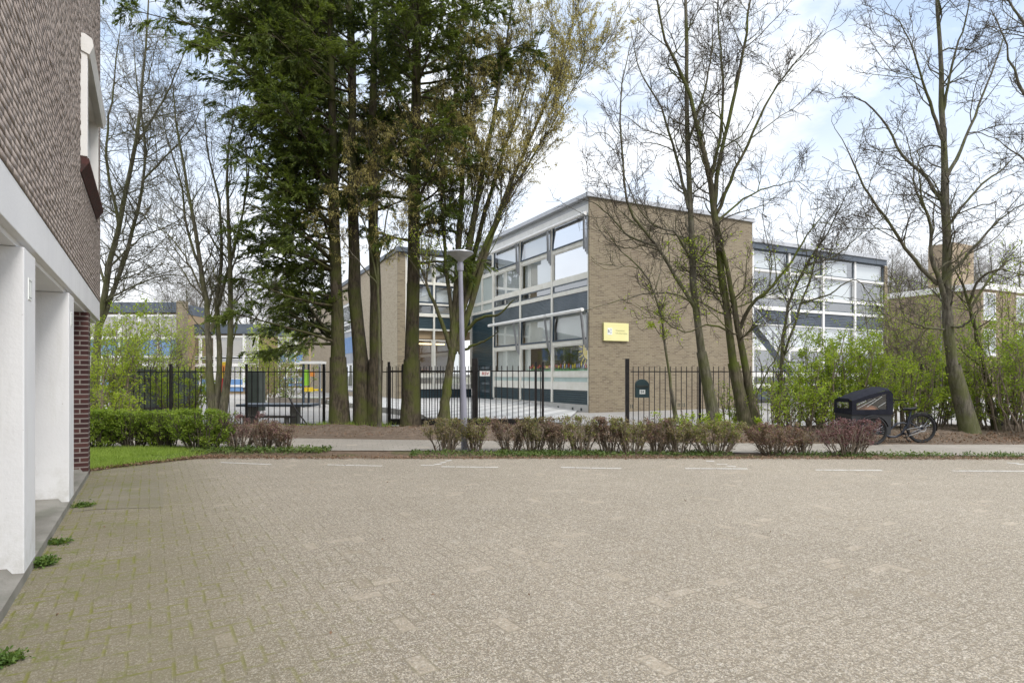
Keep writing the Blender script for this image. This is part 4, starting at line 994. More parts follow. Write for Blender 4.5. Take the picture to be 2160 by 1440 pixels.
for c_, R_, a0, a1, nm in ((rc, .345, -10, 175, 0), (f1, .33, 15, 165, 1), (f2, .33, 15, 165, 2)):
    vs, fs = [], []
    for i, a in enumerate(np.linspace(RAD(a0), RAD(a1), 22)):
        d = np.array([math.cos(a), 0, math.sin(a)])
        vs += [c_ + d * (R_ - .008) + [0, -.032, 0], c_ + d * (R_ + .006) + [0, 0, 0], c_ + d * (R_ - .008) + [0, .032, 0]]
        if i: fs += [(i * 3 - 3, i * 3, i * 3 + 1, i * 3 - 2), (i * 3 - 2, i * 3 + 1, i * 3 + 2, i * 3 - 1)]
    MB().add(vs, fs).build('mudguard', M['rubber'], bike, True)
cr = bxp(1905, 913, -.07)
MB().ring(cr, (0, 1, 0), .085, .012, 24, 6).tube([cr, cr + [.03, -.03, -.15]], .011, 6).tube([cr + [.03, -.02, -.15], cr + [.03, -.12, -.15]], .015, 6).tube([cr + [0, .13, 0], cr + [-.03, .13, .15]], .011, 6).tube([cr + [0, 0, 0], cr + [0, .14, 0]], .018, 6).build('crank', M['metal_black'], bike)
MB().bar(cr + [0, 0, .08], rc + [0, -.07, .05], .012, .01).bar(cr - [0, 0, .08], rc - [0, .07, .05], .012, .01).build('chain', M['steel'], bike)
MB().ring(rc - [0, .055, 0], (0, 1, 0), .07, .006, 22, 5).build('brake_disc', M['steel'], bike)

# ------------------------------------------------------------------ trees
def norm(v): return v / (np.linalg.norm(v, axis=-1, keepdims=True) + 1e-9)
def resample(pts, r, N, rng, wob=.0):
    pts = np.asarray(pts, float); d = np.r_[0, np.cumsum(np.linalg.norm(np.diff(pts, axis=0), axis=1))]
    s = np.linspace(0, d[-1], N)
    # smooth: cubic Hermite through the points
    tg = np.gradient(pts, d, axis=0) if len(pts) > 2 else np.repeat((pts[-1] - pts[0])[None] / d[-1], len(pts), 0)
    i = np.clip(np.searchsorted(d, s, 'right') - 1, 0, len(pts) - 2); h = (d[i + 1] - d[i])[:, None]; u = ((s - d[i]) / (d[i + 1] - d[i]))[:, None]
    p = (2 * u**3 - 3 * u**2 + 1) * pts[i] + (u**3 - 2 * u**2 + u) * h * tg[i] + (-2 * u**3 + 3 * u**2) * pts[i + 1] + (u**3 - u**2) * h * tg[i + 1]
    p[1:-1] += rng.normal(0, wob, (N - 2, 3))
    rr = np.interp(s / d[-1], np.linspace(0, 1, len(r)), r)
    return p, rr
def grow(rng, par, rad, per_m, L, ang, up=.1, wig=.12, npts=6, t0=.15, rf=.55, rmin=.003, rmax=.06, bias=(0, 0, 0), flat=1.0, tl=.5, lrel=0.0, zmin=None):
    B, N, _ = par.shape
    pl = np.linalg.norm(np.diff(par, axis=1), axis=2).sum(1)
    cnt = rng.poisson(np.maximum(pl * per_m * (1 - t0), .02)); ix = np.repeat(np.arange(B), cnt); n = len(ix)
    if n == 0: return np.zeros((0, npts, 3)), np.zeros((0, npts))
    tt = t0 + (1 - t0) * rng.random(n); fi = tt * (N - 1) * .9999; i0 = fi.astype(int); f = (fi - i0)[:, None]
    p = par[ix, i0] * (1 - f) + par[ix, i0 + 1] * f; tn = norm(par[ix, i0 + 1] - par[ix, i0])
    r0 = rad[ix, i0] * (1 - f[:, 0]) + rad[ix, i0 + 1] * f[:, 0]
    if zmin is not None:
        k = p[:, 2] > zmin; ix, tt, p, tn, r0 = ix[k], tt[k], p[k], tn[k], r0[k]; n = len(ix)
    v = rng.normal(size=(n, 3)); v = v - (v * tn).sum(1, keepdims=True) * tn; v = norm(v); v[:, 2] *= flat; v = norm(v + np.asarray(bias))
    a = np.radians(ang) * (.65 + .7 * rng.random(n))[:, None]
    d = norm(np.cos(a) * tn + np.sin(a) * v)
    ln = (L if not callable(L) else L(p)) * (.45 + .85 * rng.random(n)) * (1 - tl * tt)
    if lrel: ln = ln * (1 - lrel) + lrel * pl[ix] * (.3 + .4 * rng.random(n)) * (1 - tl * tt)
    out = [p]; step = (ln / (npts - 1))[:, None]
    for k in range(npts - 1):
        d = norm(d + rng.normal(0, wig, (n, 3)) + np.array([0, 0, up])); p = p + d * step; out.append(p)
    pts = np.stack(out, 1); rb0 = np.clip(r0 * rf, rmin * 1.3, rmax)
    rr = rb0[:, None] * np.linspace(1, .0, npts)[None] + rmin * np.linspace(0, 1, npts)[None]
    return pts, rr
def leaves(rng, polys, n, size, aspect=.6, spread=.03, along=0.0, up=.4, tmin=.2, curl=.25, hang=0.0):
    B, N, _ = polys.shape
    ix = rng.integers(0, B, n); fi = (tmin + (1 - tmin) * rng.random(n)) * (N - 1) * .9999; i0 = fi.astype(int); f = (fi - i0)[:, None]
    p = polys[ix, i0] * (1 - f) + polys[ix, i0 + 1] * f + rng.normal(0, spread, (n, 3)); tn = norm(polys[ix, i0 + 1] - polys[ix, i0])
    d = norm(rng.normal(size=(n, 3)) + along * tn * 3 + np.array([0, 0, -hang]))
    nn_ = norm(rng.normal(size=(n, 3)) + np.array([0, 0, up * 2])); s = norm(np.cross(d, nn_)); nn_ = np.cross(s, d)
    L = size * (.6 + .8 * rng.random(n))[:, None]; W = L * aspect * .5
    vv = np.stack([p, p + d * L * .5 + s * W + nn_ * L * curl * .3, p + d * L, p + d * L * .5 - s * W + nn_ * L * curl * .3], 1)
    return vv.reshape(-1, 3), np.arange(n * 4).reshape(n, 4)
def join(parts):
    vs, qs, b = [], [], 0
    for v, q in parts:
        if len(v) == 0: continue
        vs.append(v); qs.append(q + b); b += len(v)
    return np.concatenate(vs), np.concatenate(qs)
def pix(pts, Y, dY=0.0):
    n = len(pts); return [P(x, y, Y + dY * i / max(1, n - 1)) for i, (x, y) in enumerate(pts)]
def tree(name, label, stems, barkm, twigm, lv, seed, cat='tree', group=None, leaf=None, flare=True, N=16, ts=1.0):
    """stems: list of (world points, [radii]); lv: list of grow() settings; leaf: list of (material, kw)"""
    rng = np.random.default_rng(seed)
    base = np.asarray(stems[0][0][0], float)
    root = empty(name, (base[0], base[1], 0), label, cat, group)
    PP, RR = [], []
    for pts, r in stems:
        p, rr = resample(pts, r, N, rng, .012)
        PP.append(p); RR.append(rr * np.linspace(.86, .60, N) * ts)
    PP, RR = np.array(PP), np.array(RR)
    big = [tubes(PP, RR * (1 + rng.normal(0, .04, RR.shape)), 9)]
    if flare:
        for k in range(len(PP)):
            if abs(PP[k][0][2] - base[2]) < .3:
                p0 = PP[k][0]; d = PP[k][2] - p0
                q = np.array([p0 - [0, 0, .15], p0 + [0, 0, .02], p0 + d * .5, p0 + d])[None]; r = RR[k][0] * np.array([1.55, 1.32, 1.1, .98])[None]
                big.append(tubes(q, r, 9))
    lvl = [(PP, RR)]
    for i, kw in enumerate(lv):
        src = lvl[kw.pop('src', -1)] if 'src' in kw else lvl[-1]
        lvl.append(grow(rng, src[0], src[1], **kw))
    if len(lvl) > 1 and len(lvl[1][0]): big.append(tubes(*lvl[1], 5))
    v, q = join(big); link('trunk', np_mesh('trunk', v, q, smooth=True), barkm, root)
    small = [tubes(*l, 3) for l in lvl[2:] if len(l[0])]
    if small:
        v, q = join(small); link('crown', np_mesh('crown', v, q), twigm, root)
    for mat, kw in (leaf or []):
        kw = dict(kw); k = kw.pop('lvl', -1); nm = kw.pop('name', 'leaves'); pl = lvl[k][0]; mask = kw.pop('mask', None)
        if mask is not None: pl = pl[mask(pl.mean(1))]
        if len(pl) == 0: continue
        v, q = leaves(rng, pl, **kw)
        link(nm, np_mesh(nm, v, q), mat, root)
    return root
def lvb(n1=2.2, l1=1.5, n2=5, l2=.75, n3=9, l3=.30, up=.10, a1=48, wig=.14, t0=.25, zmin=None, k=1.0):
    n1, l1, n2, l2, n3, l3 = n1 * 1.45 * k, l1 * 1.55, n2 * 1.4 * k, l2 * 1.25, n3 * 1.55 * k, l3 * 1.15; wig = wig * 1.45
    return [dict(per_m=n1, L=l1, ang=a1, up=up, wig=wig, npts=8, t0=t0, rf=.42, rmin=.005, rmax=.021, zmin=zmin),
            dict(per_m=n2, L=l2, ang=46, up=up * .8, wig=wig * 1.3, npts=6, t0=.12, rf=.55, rmin=.004, rmax=.009),
            dict(per_m=n3, L=l3, ang=46, up=.05, wig=.2, npts=4, t0=.1, rf=.6, rmin=.003, rmax=.0048)]

# bare trees at right; the leaves meshes on their twigs are buds
Y = 15.2
tree('bare_tree', 'straight slim bare tree before the brick gable, right of the letterbox', [
    (pix([(1506, 884), (1490, 800), (1472, 690), (1462, 570), (1456, 440), (1451, 260), (1448, 110), (1445, -40), (1440, -200)], Y), [.175, .135, .12, .11, .10, .085, .06, .03]),
    (pix([(1466, 650), (1425, 585), (1385, 520), (1360, 490), (1330, 450), (1318, 390), (1312, 310), (1308, 200), (1330, 90)], Y, -.8), [.075, .06, .05, .045, .04, .03, .015]),
    (pix([(1385, 520), (1330, 500), (1285, 455), (1245, 425), (1215, 420)], Y - .4, .9), [.042, .034, .025, .012]),
    (pix([(1462, 640), (1420, 575), (1370, 500), (1300, 440)], Y, 1.4), [.05, .04, .03, .012]),
    (pix([(1464, 640), (1430, 622), (1370, 618), (1290, 640), (1215, 660)], Y, -1.0), [.035, .028, .02, .008]),
    (pix([(1452, 440), (1425, 330), (1395, 230), (1350, 150), (1330, 60)], Y, .9), [.06, .05, .035, .015]),
    (pix([(1451, 300), (1480, 210), (1500, 120), (1505, 10)], Y, -.8), [.05, .04, .03, .012]),
    (pix([(1460, 545), (1420, 490), (1370, 470), (1320, 380), (1300, 320)], Y, -1.3), [.045, .035, .025, .01])],
    M['bark_grey'], M['twig'], lvb(2.6, 1.2, 5.3, .58, 9, .25, .08, 48, .15, .22, 3.4, .92), 11, ts=.85, leaf=[(M['spring_leaf'], dict(n=620, size=.055, spread=.035, name='leaves', mask=lambda m: (m[:, 2] < 5.0) & (m[:, 0] / m[:, 1] > .25)))])
Y = 15.0
tree('bare_tree', 'mossy forked bare tree with twin stems leaning over the gable edge', [
    (pix([(1572, 888), (1550, 790), (1537, 690), (1522, 570), (1508, 460), (1498, 380), (1472, 270), (1445, 170), (1400, 80), (1380, -40)], Y), [.19, .145, .135, .13, .12, .10, .08, .06, .03]),
    (pix([(1590, 888), (1577, 800), (1557, 700), (1547, 630), (1528, 540), (1512, 470)], Y, -.15), [.17, .135, .12, .10, .09, .08]),
    (pix([(1505, 450), (1513, 360), (1535, 260), (1560, 150), (1580, 20), (1590, -120)], Y, .5), [.085, .07, .06, .045, .02]),
    (pix([(1507, 460), (1545, 370), (1585, 290), (1620, 210), (1680, 130), (1725, 80)], Y, -.9), [.065, .055, .045, .03, .012]),
    (pix([(1556, 705), (1582, 648), (1612, 620), (1660, 565), (1700, 500), (1745, 440)], Y, -.7), [.075, .065, .05, .035, .015]),
    (pix([(1498, 385), (1520, 280), (1525, 160), (1515, 40), (1520, -80)], Y, 1.0), [.06, .05, .035, .015]),
    (pix([(1540, 700), (1500, 685), (1440, 700), (1380, 660), (1340, 640)], Y, -.9), [.035, .028, .02, .008]),
    (pix([(1510, 470), (1570, 420), (1640, 390), (1700, 380)], Y, .8), [.045, .035, .025, .01]),
    (pix([(1580, 880), (1610, 800), (1640, 750), (1650, 700)], Y, -.5), [.04, .03, .02, .01])],
    M['bark_moss'], M['twig'], lvb(2.7, 1.3, 5.5, .62, 9, .26, .07, 48, .15, .22, 2.0), 12, ts=.86, leaf=[(M['spring_leaf'], dict(n=1100, size=.055, spread=.04, name='leaves', mask=lambda m: m[:, 2] < 4.6))])
Y = 14.6
tree('sapling', 'thin leaning sapling crossing the gable beside the letterbox', [
    (pix([(1425, 880), (1412, 800), (1402, 720), (1392, 660), (1372, 600), (1345, 560), (1310, 530), (1275, 480)], Y), [.05, .042, .036, .03, .024, .012]),
    (pix([(1380, 620), (1395, 560), (1400, 500)], Y, .5), [.018, .012, .006]), (pix([(1350, 565), (1300, 560), (1265, 555)], Y, -.4), [.015, .01, .005])],
    M['bark_grey'], M['twig'], lvb(3.5, .6, 5, .32, 5, .16, .14, 45, .15, .3, None, .62), 13, leaf=[(M['spring_leaf'], dict(n=420, size=.055, spread=.04, name='leaves', mask=lambda m: m[:, 2] < 3.2))])
Y = 14.6
tree('bare_tree', 'tall bare tree with kinked trunk behind the cargo bike', [
    (pix([(2045, 905), (2030, 830), (2005, 740), (2000, 640), (1998, 520), (1994, 400), (1990, 280), (1985, 150), (1978, 20), (1970, -120)], Y), [.22, .17, .155, .145, .13, .11, .09, .07, .035]),
    (pix([(2000, 660), (1985, 600), (1965, 540), (1962, 470), (1945, 420), (1935, 350)], Y, -.4), [.095, .075, .06, .04, .02]),
    (pix([(1978, 600), (1935, 555), (1895, 500), (1862, 450), (1825, 400), (1795, 330), (1760, 270)], Y, -.8), [.065, .06, .05, .04, .03, .012]),
    (pix([(1985, 600), (2030, 550), (2075, 500), (2140, 440), (2200, 420)], Y, -.7), [.06, .05, .04, .025, .012]),
    (pix([(1995, 440), (1950, 370), (1905, 330), (1860, 250), (1800, 205), (1750, 210)], Y, .8), [.07, .055, .045, .035, .012]),
    (pix([(1994, 380), (2030, 310), (2065, 220), (2105, 120), (2130, 40)], Y, .7), [.065, .05, .04, .03, .012]),
    (pix([(1990, 300), (1955, 200), (1930, 120), (1890, 40), (1850, 20)], Y, -.9), [.06, .05, .035, .02, .01]),
    (pix([(1988, 240), (2010, 130), (2040, 30), (2060, -60)], Y, -.8), [.05, .04, .03, .012]),
    (pix([(1995, 690), (2030, 688), (2065, 650)], Y, -.5), [.042, .04, .015]),
    (pix([(1993, 695), (1950, 690), (1925, 680), (1890, 672)], Y, -.6), [.038, .034, .03, .015]),
    (pix([(1960, 460), (1930, 400), (1925, 340), (1900, 260)], Y, .9), [.04, .032, .024, .01]),
    (pix([(1996, 480), (2060, 400), (2110, 360), (2160, 310)], Y, .6), [.05, .04, .03, .012])],
    M['bark_grey'], M['twig'], lvb(2.6, 1.2, 4.8, .58, 7.5, .25, .05, 50, .17, .22, 2.6), 14, ts=.88)
tree('bare_tree', 'slender leaning bare tree right of the kinked trunk', [
    (pix([(2102, 905), (2085, 820), (2068, 745), (2048, 660), (2030, 600), (2010, 560)], 15.4), [.10, .085, .075, .065, .05, .03]),
    (pix([(2043, 645), (2062, 595), (2095, 570), (2160, 580)], 15.4, -.6), [.045, .04, .03, .012]),
    (pix([(2046, 655), (2085, 590), (2140, 545), (2200, 540)], 15.4, .7), [.04, .035, .025, .01])],
    M['bark_moss'], M['twig'], lvb(3.0, .9, 5, .45, 7, .22, .08), 15, leaf=[(M['spring_leaf'], dict(n=600, size=.05, spread=.03, name='leaves'))])
tree('bare_tree', 'thin forked bare tree before the glazed wing', [
    (pix([(1640, 880), (1648, 780), (1655, 690), (1665, 640), (1700, 560), (1745, 490), (1790, 400)], 17.0), [.07, .06, .055, .05, .04, .03, .012]),
    (pix([(1650, 760), (1680, 670), (1710, 580), (1735, 490), (1770, 430)], 17.0, .6), [.045, .04, .035, .025, .01]),
    (pix([(1690, 640), (1750, 620), (1800, 590), (1850, 640)], 17.0, -.7), [.03, .025, .02, .01]),
    (pix([(1700, 560), (1760, 540), (1830, 480)], 17.0, .6), [.03, .025, .01])],
    M['bark_grey'], M['twig'], lvb(3.0, 1.1, 5.5, .55, 8, .25, .05, 48, .15, .2), 16, leaf=[(M['spring_leaf'], dict(n=900, size=.05, spread=.03, name='leaves', mask=lambda m: m[:, 2] < 4.5))])
tree('bare_tree', 'bare tree reaching in with crooked boughs at the upper right corner', [
    (pix([(2290, 905), (2270, 600), (2260, 350), (2240, 150), (2225, -60)], 13.5), [.2, .16, .12, .09, .04]),
    (pix([(2262, 380), (2200, 260), (2150, 180), (2120, 90), (2090, 20)], 13.5, -.4), [.07, .055, .045, .03, .015]),
    (pix([(2264, 460), (2200, 370), (2140, 320), (2095, 290)], 13.5, .4), [.05, .04, .03, .012]),
    (pix([(2245, 200), (2190, 90), (2130, 10), (2080, -60)], 13.5, .6), [.06, .05, .035, .015])],
    M['bark_grey'], M['twig'], lvb(2.2, 1.0, 4.5, .5, 7, .22, .04, 50, .17, .25, 4), 17)
# left bare trees
tree('bare_tree', 'tall bare tree rising close beside the apartment block corner', [
    (pix([(195, 880), (205, 720), (228, 580), (258, 440), (288, 290), (302, 150), (312, 30), (318, -100)], 20), [.26, .22, .19, .16, .13, .10, .07, .03]),
    (pix([(206, 700), (245, 600), (275, 500), (300, 400), (306, 300), (290, 190), (280, 60)], 20, 1.0), [.15, .13, .115, .10, .08, .05, .02]),
    (pix([(250, 470), (225, 330), (240, 180), (255, 40)], 20, -1.0), [.10, .08, .055, .025]),
    (pix([(290, 300), (340, 220), (385, 120), (410, 30)], 20, .8), [.08, .06, .04, .015]),
    (pix([(302, 380), (350, 330), (410, 260), (440, 190)], 20, -.8), [.07, .055, .035, .015]),
    (pix([(215, 640), (290, 600), (370, 580), (430, 600)], 20, -.8), [.06, .05, .035, .012]),
    (pix([(235, 560), (300, 500), (360, 475), (410, 450)], 20, .8), [.06, .05, .035, .012]),
    (pix([(222, 600), (190, 480), (200, 320), (215, 200)], 20, 1), [.08, .06, .04, .02])],
    M['bark_olive'], M['twig_olive'], lvb(2.8, 1.9, 4.2, .85, 5.5, .34, .02, 58, .13, .12, 3), 21, ts=.62)
Y = 16.2
tree('multi_stem_tree', 'grey multi stemmed bare tree behind the left green hedge', [
    (pix([(450, 880), (441, 780), (437, 670), (428, 590), (412, 480), (390, 370), (372, 260), (362, 160)], Y), [.13, .115, .10, .085, .07, .055, .04, .015]),
    (pix([(455, 880), (461, 760), (459, 660), (468, 560), (462, 430), (440, 330), (430, 200)], Y, .4), [.10, .09, .08, .065, .05, .035, .012]),
    (pix([(468, 885), (483, 760), (487, 640), (483, 520), (478, 400), (486, 290), (505, 200)], Y, -.3), [.125, .11, .10, .085, .065, .045, .015]),
    (pix([(445, 700), (470, 610), (500, 500), (520, 400), (530, 280)], Y, .3), [.07, .06, .05, .035, .012]),
    (pix([(428, 590), (395, 480), (380, 380), (345, 260), (340, 180)], Y, .5), [.05, .045, .035, .025, .01]),
    (pix([(484, 560), (505, 480), (520, 380), (515, 270)], Y, -.5), [.05, .04, .03, .01]),
    (pix([(437, 640), (400, 560), (360, 500), (320, 470)], Y, -.5), [.04, .035, .025, .01]),
    (pix([(486, 700), (520, 650), (560, 620)], Y, -.4), [.03, .022, .01])],
    M['bark_olive'], M['twig_olive'], lvb(2.5, 1.2, 4.4, .6, 6, .28, .12, 38, .12, .18, 2.2), 22, ts=.9)
# conifers
def conifer(label, stems, seed, zlo, prof, bias, n1=6, nl=60000, n2=6.5, name='conifer', ts=1.12):
    pz, pL = zip(*prof)
    def LL(p): return np.interp(p[:, 2], pz, pL)
    lv = [dict(per_m=n1, L=LL, ang=70, up=.012, wig=.07, npts=10, t0=.1, rf=.35, rmin=.010, rmax=.045, bias=bias, zmin=zlo, tl=.1),
          dict(per_m=n2, L=1.1, ang=46, up=-.05, wig=.1, npts=6, t0=.22, rf=.45, rmin=.005, rmax=.014, flat=.3, tl=.45),
          dict(per_m=10, L=.42, ang=40, up=-.09, wig=.1, npts=4, t0=.05, rf=.6, rmin=.003, rmax=.006, flat=.4, tl=.4)]
    return tree(name, label, stems, M['bark_conifer'], M['twig'], lv, seed, ts=ts, leaf=[(M['needles'], dict(n=nl, size=.10, aspect=.22, spread=.016, along=1.2, up=.7, tmin=.0, curl=.2, hang=.45, name='foliage'))])
Y = 16.2
conifer('dark conifer with straight mossy trunk, leftmost of the evergreen group', [(pix([(716, 900), (714, 780), (710, 640), (706, 480), (702, 300), (698, 100), (695, -60), (692, -200)], Y), [.235, .205, .185, .165, .14, .11, .08, .03])], 31, 2.0, [(2, 2.6), (3, 2.9), (5, 2.7), (7, 2.2), (8, 2.7), (9, 3.7), (11.5, 4.8), (13, 5)], (-1.3, -.1, .05), 7.0, 290000)
conifer('conifer with twin trunks parting low, middle of the evergreen group', [(pix([(767, 898), (764, 800), (752, 680), (746, 540), (744, 380), (742, 150), (740, -150)], Y, .2), [.22, .205, .18, .15, .13, .10, .04]),
    (pix([(786, 898), (792, 790), (792, 640), (788, 480), (786, 300), (790, 60), (795, -150)], Y, -.1), [.20, .185, .165, .15, .13, .10, .04])], 32, 5.8, [(5, 1.3), (7, 2.0), (12, 2.4)], (-.1, .5, .0), 3.8, 90000)
conifer('thick trunked conifer with ivy green base, rightmost of the evergreen group', [(pix([(865, 898), (868, 780), (871, 640), (874, 480), (877, 280), (882, 60), (888, -160)], Y, -.3), [.27, .235, .205, .18, .15, .12, .06])], 33, 4.3, [(4, 1.5), (6, 2.0), (8, 2.7), (12, 3.1)], (.25, -.1, .0), 6.0, 110000, ts=.98)
conifer('slim dark conifer standing behind the trunk trio', [(pix([(862, 880), (866, 600), (870, 300), (874, 0), (876, -150)], 19), [.14, .12, .10, .07, .03])], 34, 7.4, [(6, 2), (12, 3.2)], (-.1, 0, .0), 4, 60000)
conifer('dark conifer filling the upper left behind the leftmost trunk', [(pix([(762, 880), (752, 600), (742, 300), (732, 0), (725, -150)], 20), [.14, .12, .10, .07, .03])], 35, 8.6, [(9, 2.6), (10.5, 4.2), (13, 5.4)], (-1.1, 0, .05), 6, 120000)
# hornbeam with catkins
Y = 15.6
hb = [(pix([(936, 890), (942, 820), (950, 770), (958, 735)], Y), [.18, .16, .155, .16]),
      (pix([(955, 745), (970, 650), (985, 560), (1005, 430), (1040, 250), (1070, 80), (1090, -60)], Y, .3), [.13, .12, .105, .085, .06, .035, .012]),
      (pix([(962, 740), (1000, 620), (1035, 500), (1085, 370), (1150, 220), (1200, 90), (1225, -20)], Y, -.5), [.11, .10, .085, .065, .045, .025, .01]),
      (pix([(955, 745), (962, 620), (968, 500), (978, 330), (990, 150), (1005, -30)], Y, .6), [.12, .11, .09, .065, .04, .012]),
      (pix([(960, 740), (985, 610), (1015, 480), (1055, 340), (1110, 180), (1150, 40)], Y, .8), [.10, .09, .075, .055, .035, .012]),
      (pix([(968, 690), (1005, 560), (1060, 440), (1130, 320), (1190, 220), (1235, 130)], Y, -1.0), [.08, .07, .055, .04, .022, .01]),
      (pix([(950, 735), (935, 690), (912, 630), (892, 575), (870, 520)], Y, -.4), [.075, .065, .055, .045, .02]),
      (pix([(968, 725), (990, 690), (1020, 668), (1050, 664), (1085, 632)], Y, -.8), [.07, .06, .05, .042, .02]),
      (pix([(968, 745), (1000, 728), (1030, 715), (1052, 698)], Y, -.5), [.05, .042, .034, .015]),
      (pix([(958, 700), (945, 600), (935, 480), (930, 330), (935, 180)], Y, .4), [.07, .06, .045, .03, .012])]
tree('hornbeam', 'vase shaped mossy tree with yellow catkins right of the conifers', hb, M['bark_moss'], M['twig'],
     [dict(per_m=3.4, L=2.6, ang=22, up=.09, wig=.07, npts=9, t0=.22, rf=.42, rmin=.005, rmax=.014, zmin=3.6),
      dict(per_m=7.5, L=1.2, ang=28, up=.06, wig=.10, npts=6, t0=.15, rf=.55, rmin=.0036, rmax=.008),
      dict(per_m=6.5, L=.34, ang=40, up=.0, wig=.15, npts=4, t0=.1, rf=.6, rmin=.003, rmax=.006)], 41,
     leaf=[(M['catkin'], dict(n=60000, size=.06, aspect=.26, spread=.02, up=.0, hang=1.2, name='catkins', mask=lambda m: m[:, 2] > 6.4)),
           (M['catkin'], dict(n=1800, size=.06, aspect=.4, spread=.02, up=.0, hang=.8, name='catkins', mask=lambda m: m[:, 2] < 6.8)),
           (M['spring_leaf'], dict(n=900, size=.045, spread=.03, name='leaves', mask=lambda m: m[:, 2] < 5.0))])
tree('hazel', 'slim hazel hung with yellow catkins between the conifer trunks', [
    (pix([(800, 890), (800, 700), (796, 560), (790, 430), (778, 300), (765, 210)], 15.7), [.05, .045, .04, .032, .02, .008]),
    (pix([(798, 600), (770, 480), (745, 380), (730, 290)], 15.7, -.3), [.03, .025, .018, .008]), (pix([(797, 560), (820, 440), (835, 340), (840, 270)], 15.7, -.3), [.028, .022, .016, .008]),
    (pix([(797, 600), (740, 530), (705, 470), (690, 430)], 15.7, -.2), [.025, .02, .014, .006]), (pix([(797, 560), (850, 500), (880, 450)], 15.7, -.2), [.02, .016, .006])],
    M['bark_grey'], M['twig'], lvb(4.0, .85, 6, .42, 6, .2, .08, 40, .13, .35, 4.2), 42,
    leaf=[(M['catkin'], dict(n=9000, size=.07, aspect=.22, spread=.025, up=.0, hang=1.6, name='catkins'))])
# far bare trees behind the buildings: one shape of each kind, then copies
def far_proto(seed, h, spread):
    st_ = [([np.array([0, 0, -.1]), np.array([.1, 0, h * .3]), np.array([-.05, .1, h * .65]), np.array([.1, 0, h])], [.22, .17, .10, .02])]
    rg = np.random.default_rng(seed)
    for k in range(7):
        a = rg.uniform(0, 6.28); z = h * rg.uniform(.22, .6); l = spread * rg.uniform(.7, 1.1); d = np.array([math.cos(a), math.sin(a), 0])
        st_.append(([np.array([0, 0, z]), d * l * .35 + [0, 0, z + l * .5], d * l * .75 + [0, 0, z + l * 1.1], d * l + [0, 0, min(h, z + l * 1.7)]], [.09, .07, .045, .015]))
    return tree('bare_tree', 'x', st_, M['bark_grey'], M['twig_grey'], lvb(2.4, 2.2, 3.4, 1.1, 4.2, .5, .06, 44, .12, .2, 2), seed, group='bare trees behind the buildings')
pr = [far_proto(51, 11, 3.2), far_proto(52, 12, 3.6), far_proto(53, 10, 2.8)]
far = [(1625, 50, 0, .95, 'bare tree rising over the roof at the left end of the glazed wing'), (1720, 54, 1, 1.0, 'wide bare tree behind the middle of the glazed wing roof'),
       (1800, 50, 2, 1.15, 'bare tree above the right end of the glazed wing'), (1880, 48, 0, 1.0, 'bare tree in the gap between glazed wing and brown brick block'),
       (1945, 56, 1, 1.05, 'bare tree left of the brick chimney stack'), (2090, 54, 2, 1.3, 'bare tree right of the brick chimney stack'),
       (2150, 50, 1, 1.0, 'bare tree over the white roof edge at the right margin'), (1845, 60, 1, 1.1, 'more distant bare tree far behind the glazed wing end'),
       (395, 52, 2, 1.0, 'bare tree behind the brick pier of the left blue block'), (455, 74, 0, 1.1, 'distant bare tree over the low blue block roof'),
       (530, 60, 1, .95, 'bare tree over the blue block left of the conifers'), 
       (590, 78, 1, 1.0, 'distant bare tree seen through the low conifer boughs'),
       (2030, 62, 0, 1.2, 'distant bare tree straight behind the brick chimney stack')]
used = set()
for i, (px, Y, k, s, lab) in enumerate(far):
    o = pr[k] if k not in used else copy_tree(pr[k]); used.add(k)
    q = P(px, HZ, Y); o.location = (q[0], q[1], 0); o.rotation_euler = (0, 0, i * 1.9); o.scale = (s, s, s); o['label'] = lab

# ------------------------------------------------------------------ shrubs, hedges
def shrub(name, label, c, h, w, seed, leafm, nleaf, lsize, twigm=None, cat='shrub', group=None, nst=9, spread=.5, dens=1.0, vase=1.0, up=.08, top=None, lname='leaves', extra=None, zl=0.0):
    rng = np.random.default_rng(seed); root = empty(name, (c[0], c[1], 0), label, cat, group)
    st_, rr = [], []
    for k in range(nst):
        a = rng.uniform(0, 6.28); l = w * math.sqrt(rng.random()) * vase; d = np.array([math.cos(a) * l, math.sin(a) * l * spread, 0])
        hh = h * rng.uniform(.7, 1.0)
        p, r = resample([np.array(c) + d * .42 + [0, 0, -.03], np.array(c) + d * .72 + [0, 0, hh * .45], np.array(c) + d + [0, 0, hh]], [.016 * h ** .5, .011 * h ** .5, .004], 8, rng, .012 * h)
        st_.append(p); rr.append(r)
    st_, rr = np.array(st_), np.array(rr)
    l1 = grow(rng, st_, rr, per_m=6 * dens, L=.38 * h, ang=45, up=up, wig=.14, npts=6, t0=.12, rf=.6, rmin=.003, rmax=.010)
    l2 = grow(rng, l1[0], l1[1], per_m=9 * dens, L=.2 * h ** .6, ang=48, up=.03, wig=.18, npts=4, t0=.1, rf=.6, rmin=.002, rmax=.005)
    if top is not None:
        for l in (st_, l1[0], l2[0]):
            l[:, :, 2] = np.where(l[:, :, 2] > top, top + (l[:, :, 2] - top) * .12, l[:, :, 2])
    v, q = join([tubes(st_, rr, 5), tubes(*l1, 3), tubes(*l2, 3)]); link('stems', np_mesh('stems', v, q), twigm or M['twig'], root)
    lp_ = l2[0][l2[0][:, :, 2].mean(1) > c[2] + zl * h * (.6 + .8 * rng.random(len(l2[0])))]
    v, q = leaves(rng, lp_, nleaf, lsize, .62, lsize * .7); link(lname, np_mesh(lname, v, q), leafm, root)
    if extra:
        v, q = leaves(rng, lp_, extra[1], lsize, .62, lsize * .7); link(lname, np_mesh(lname, v, q), extra[0], root)
    return root
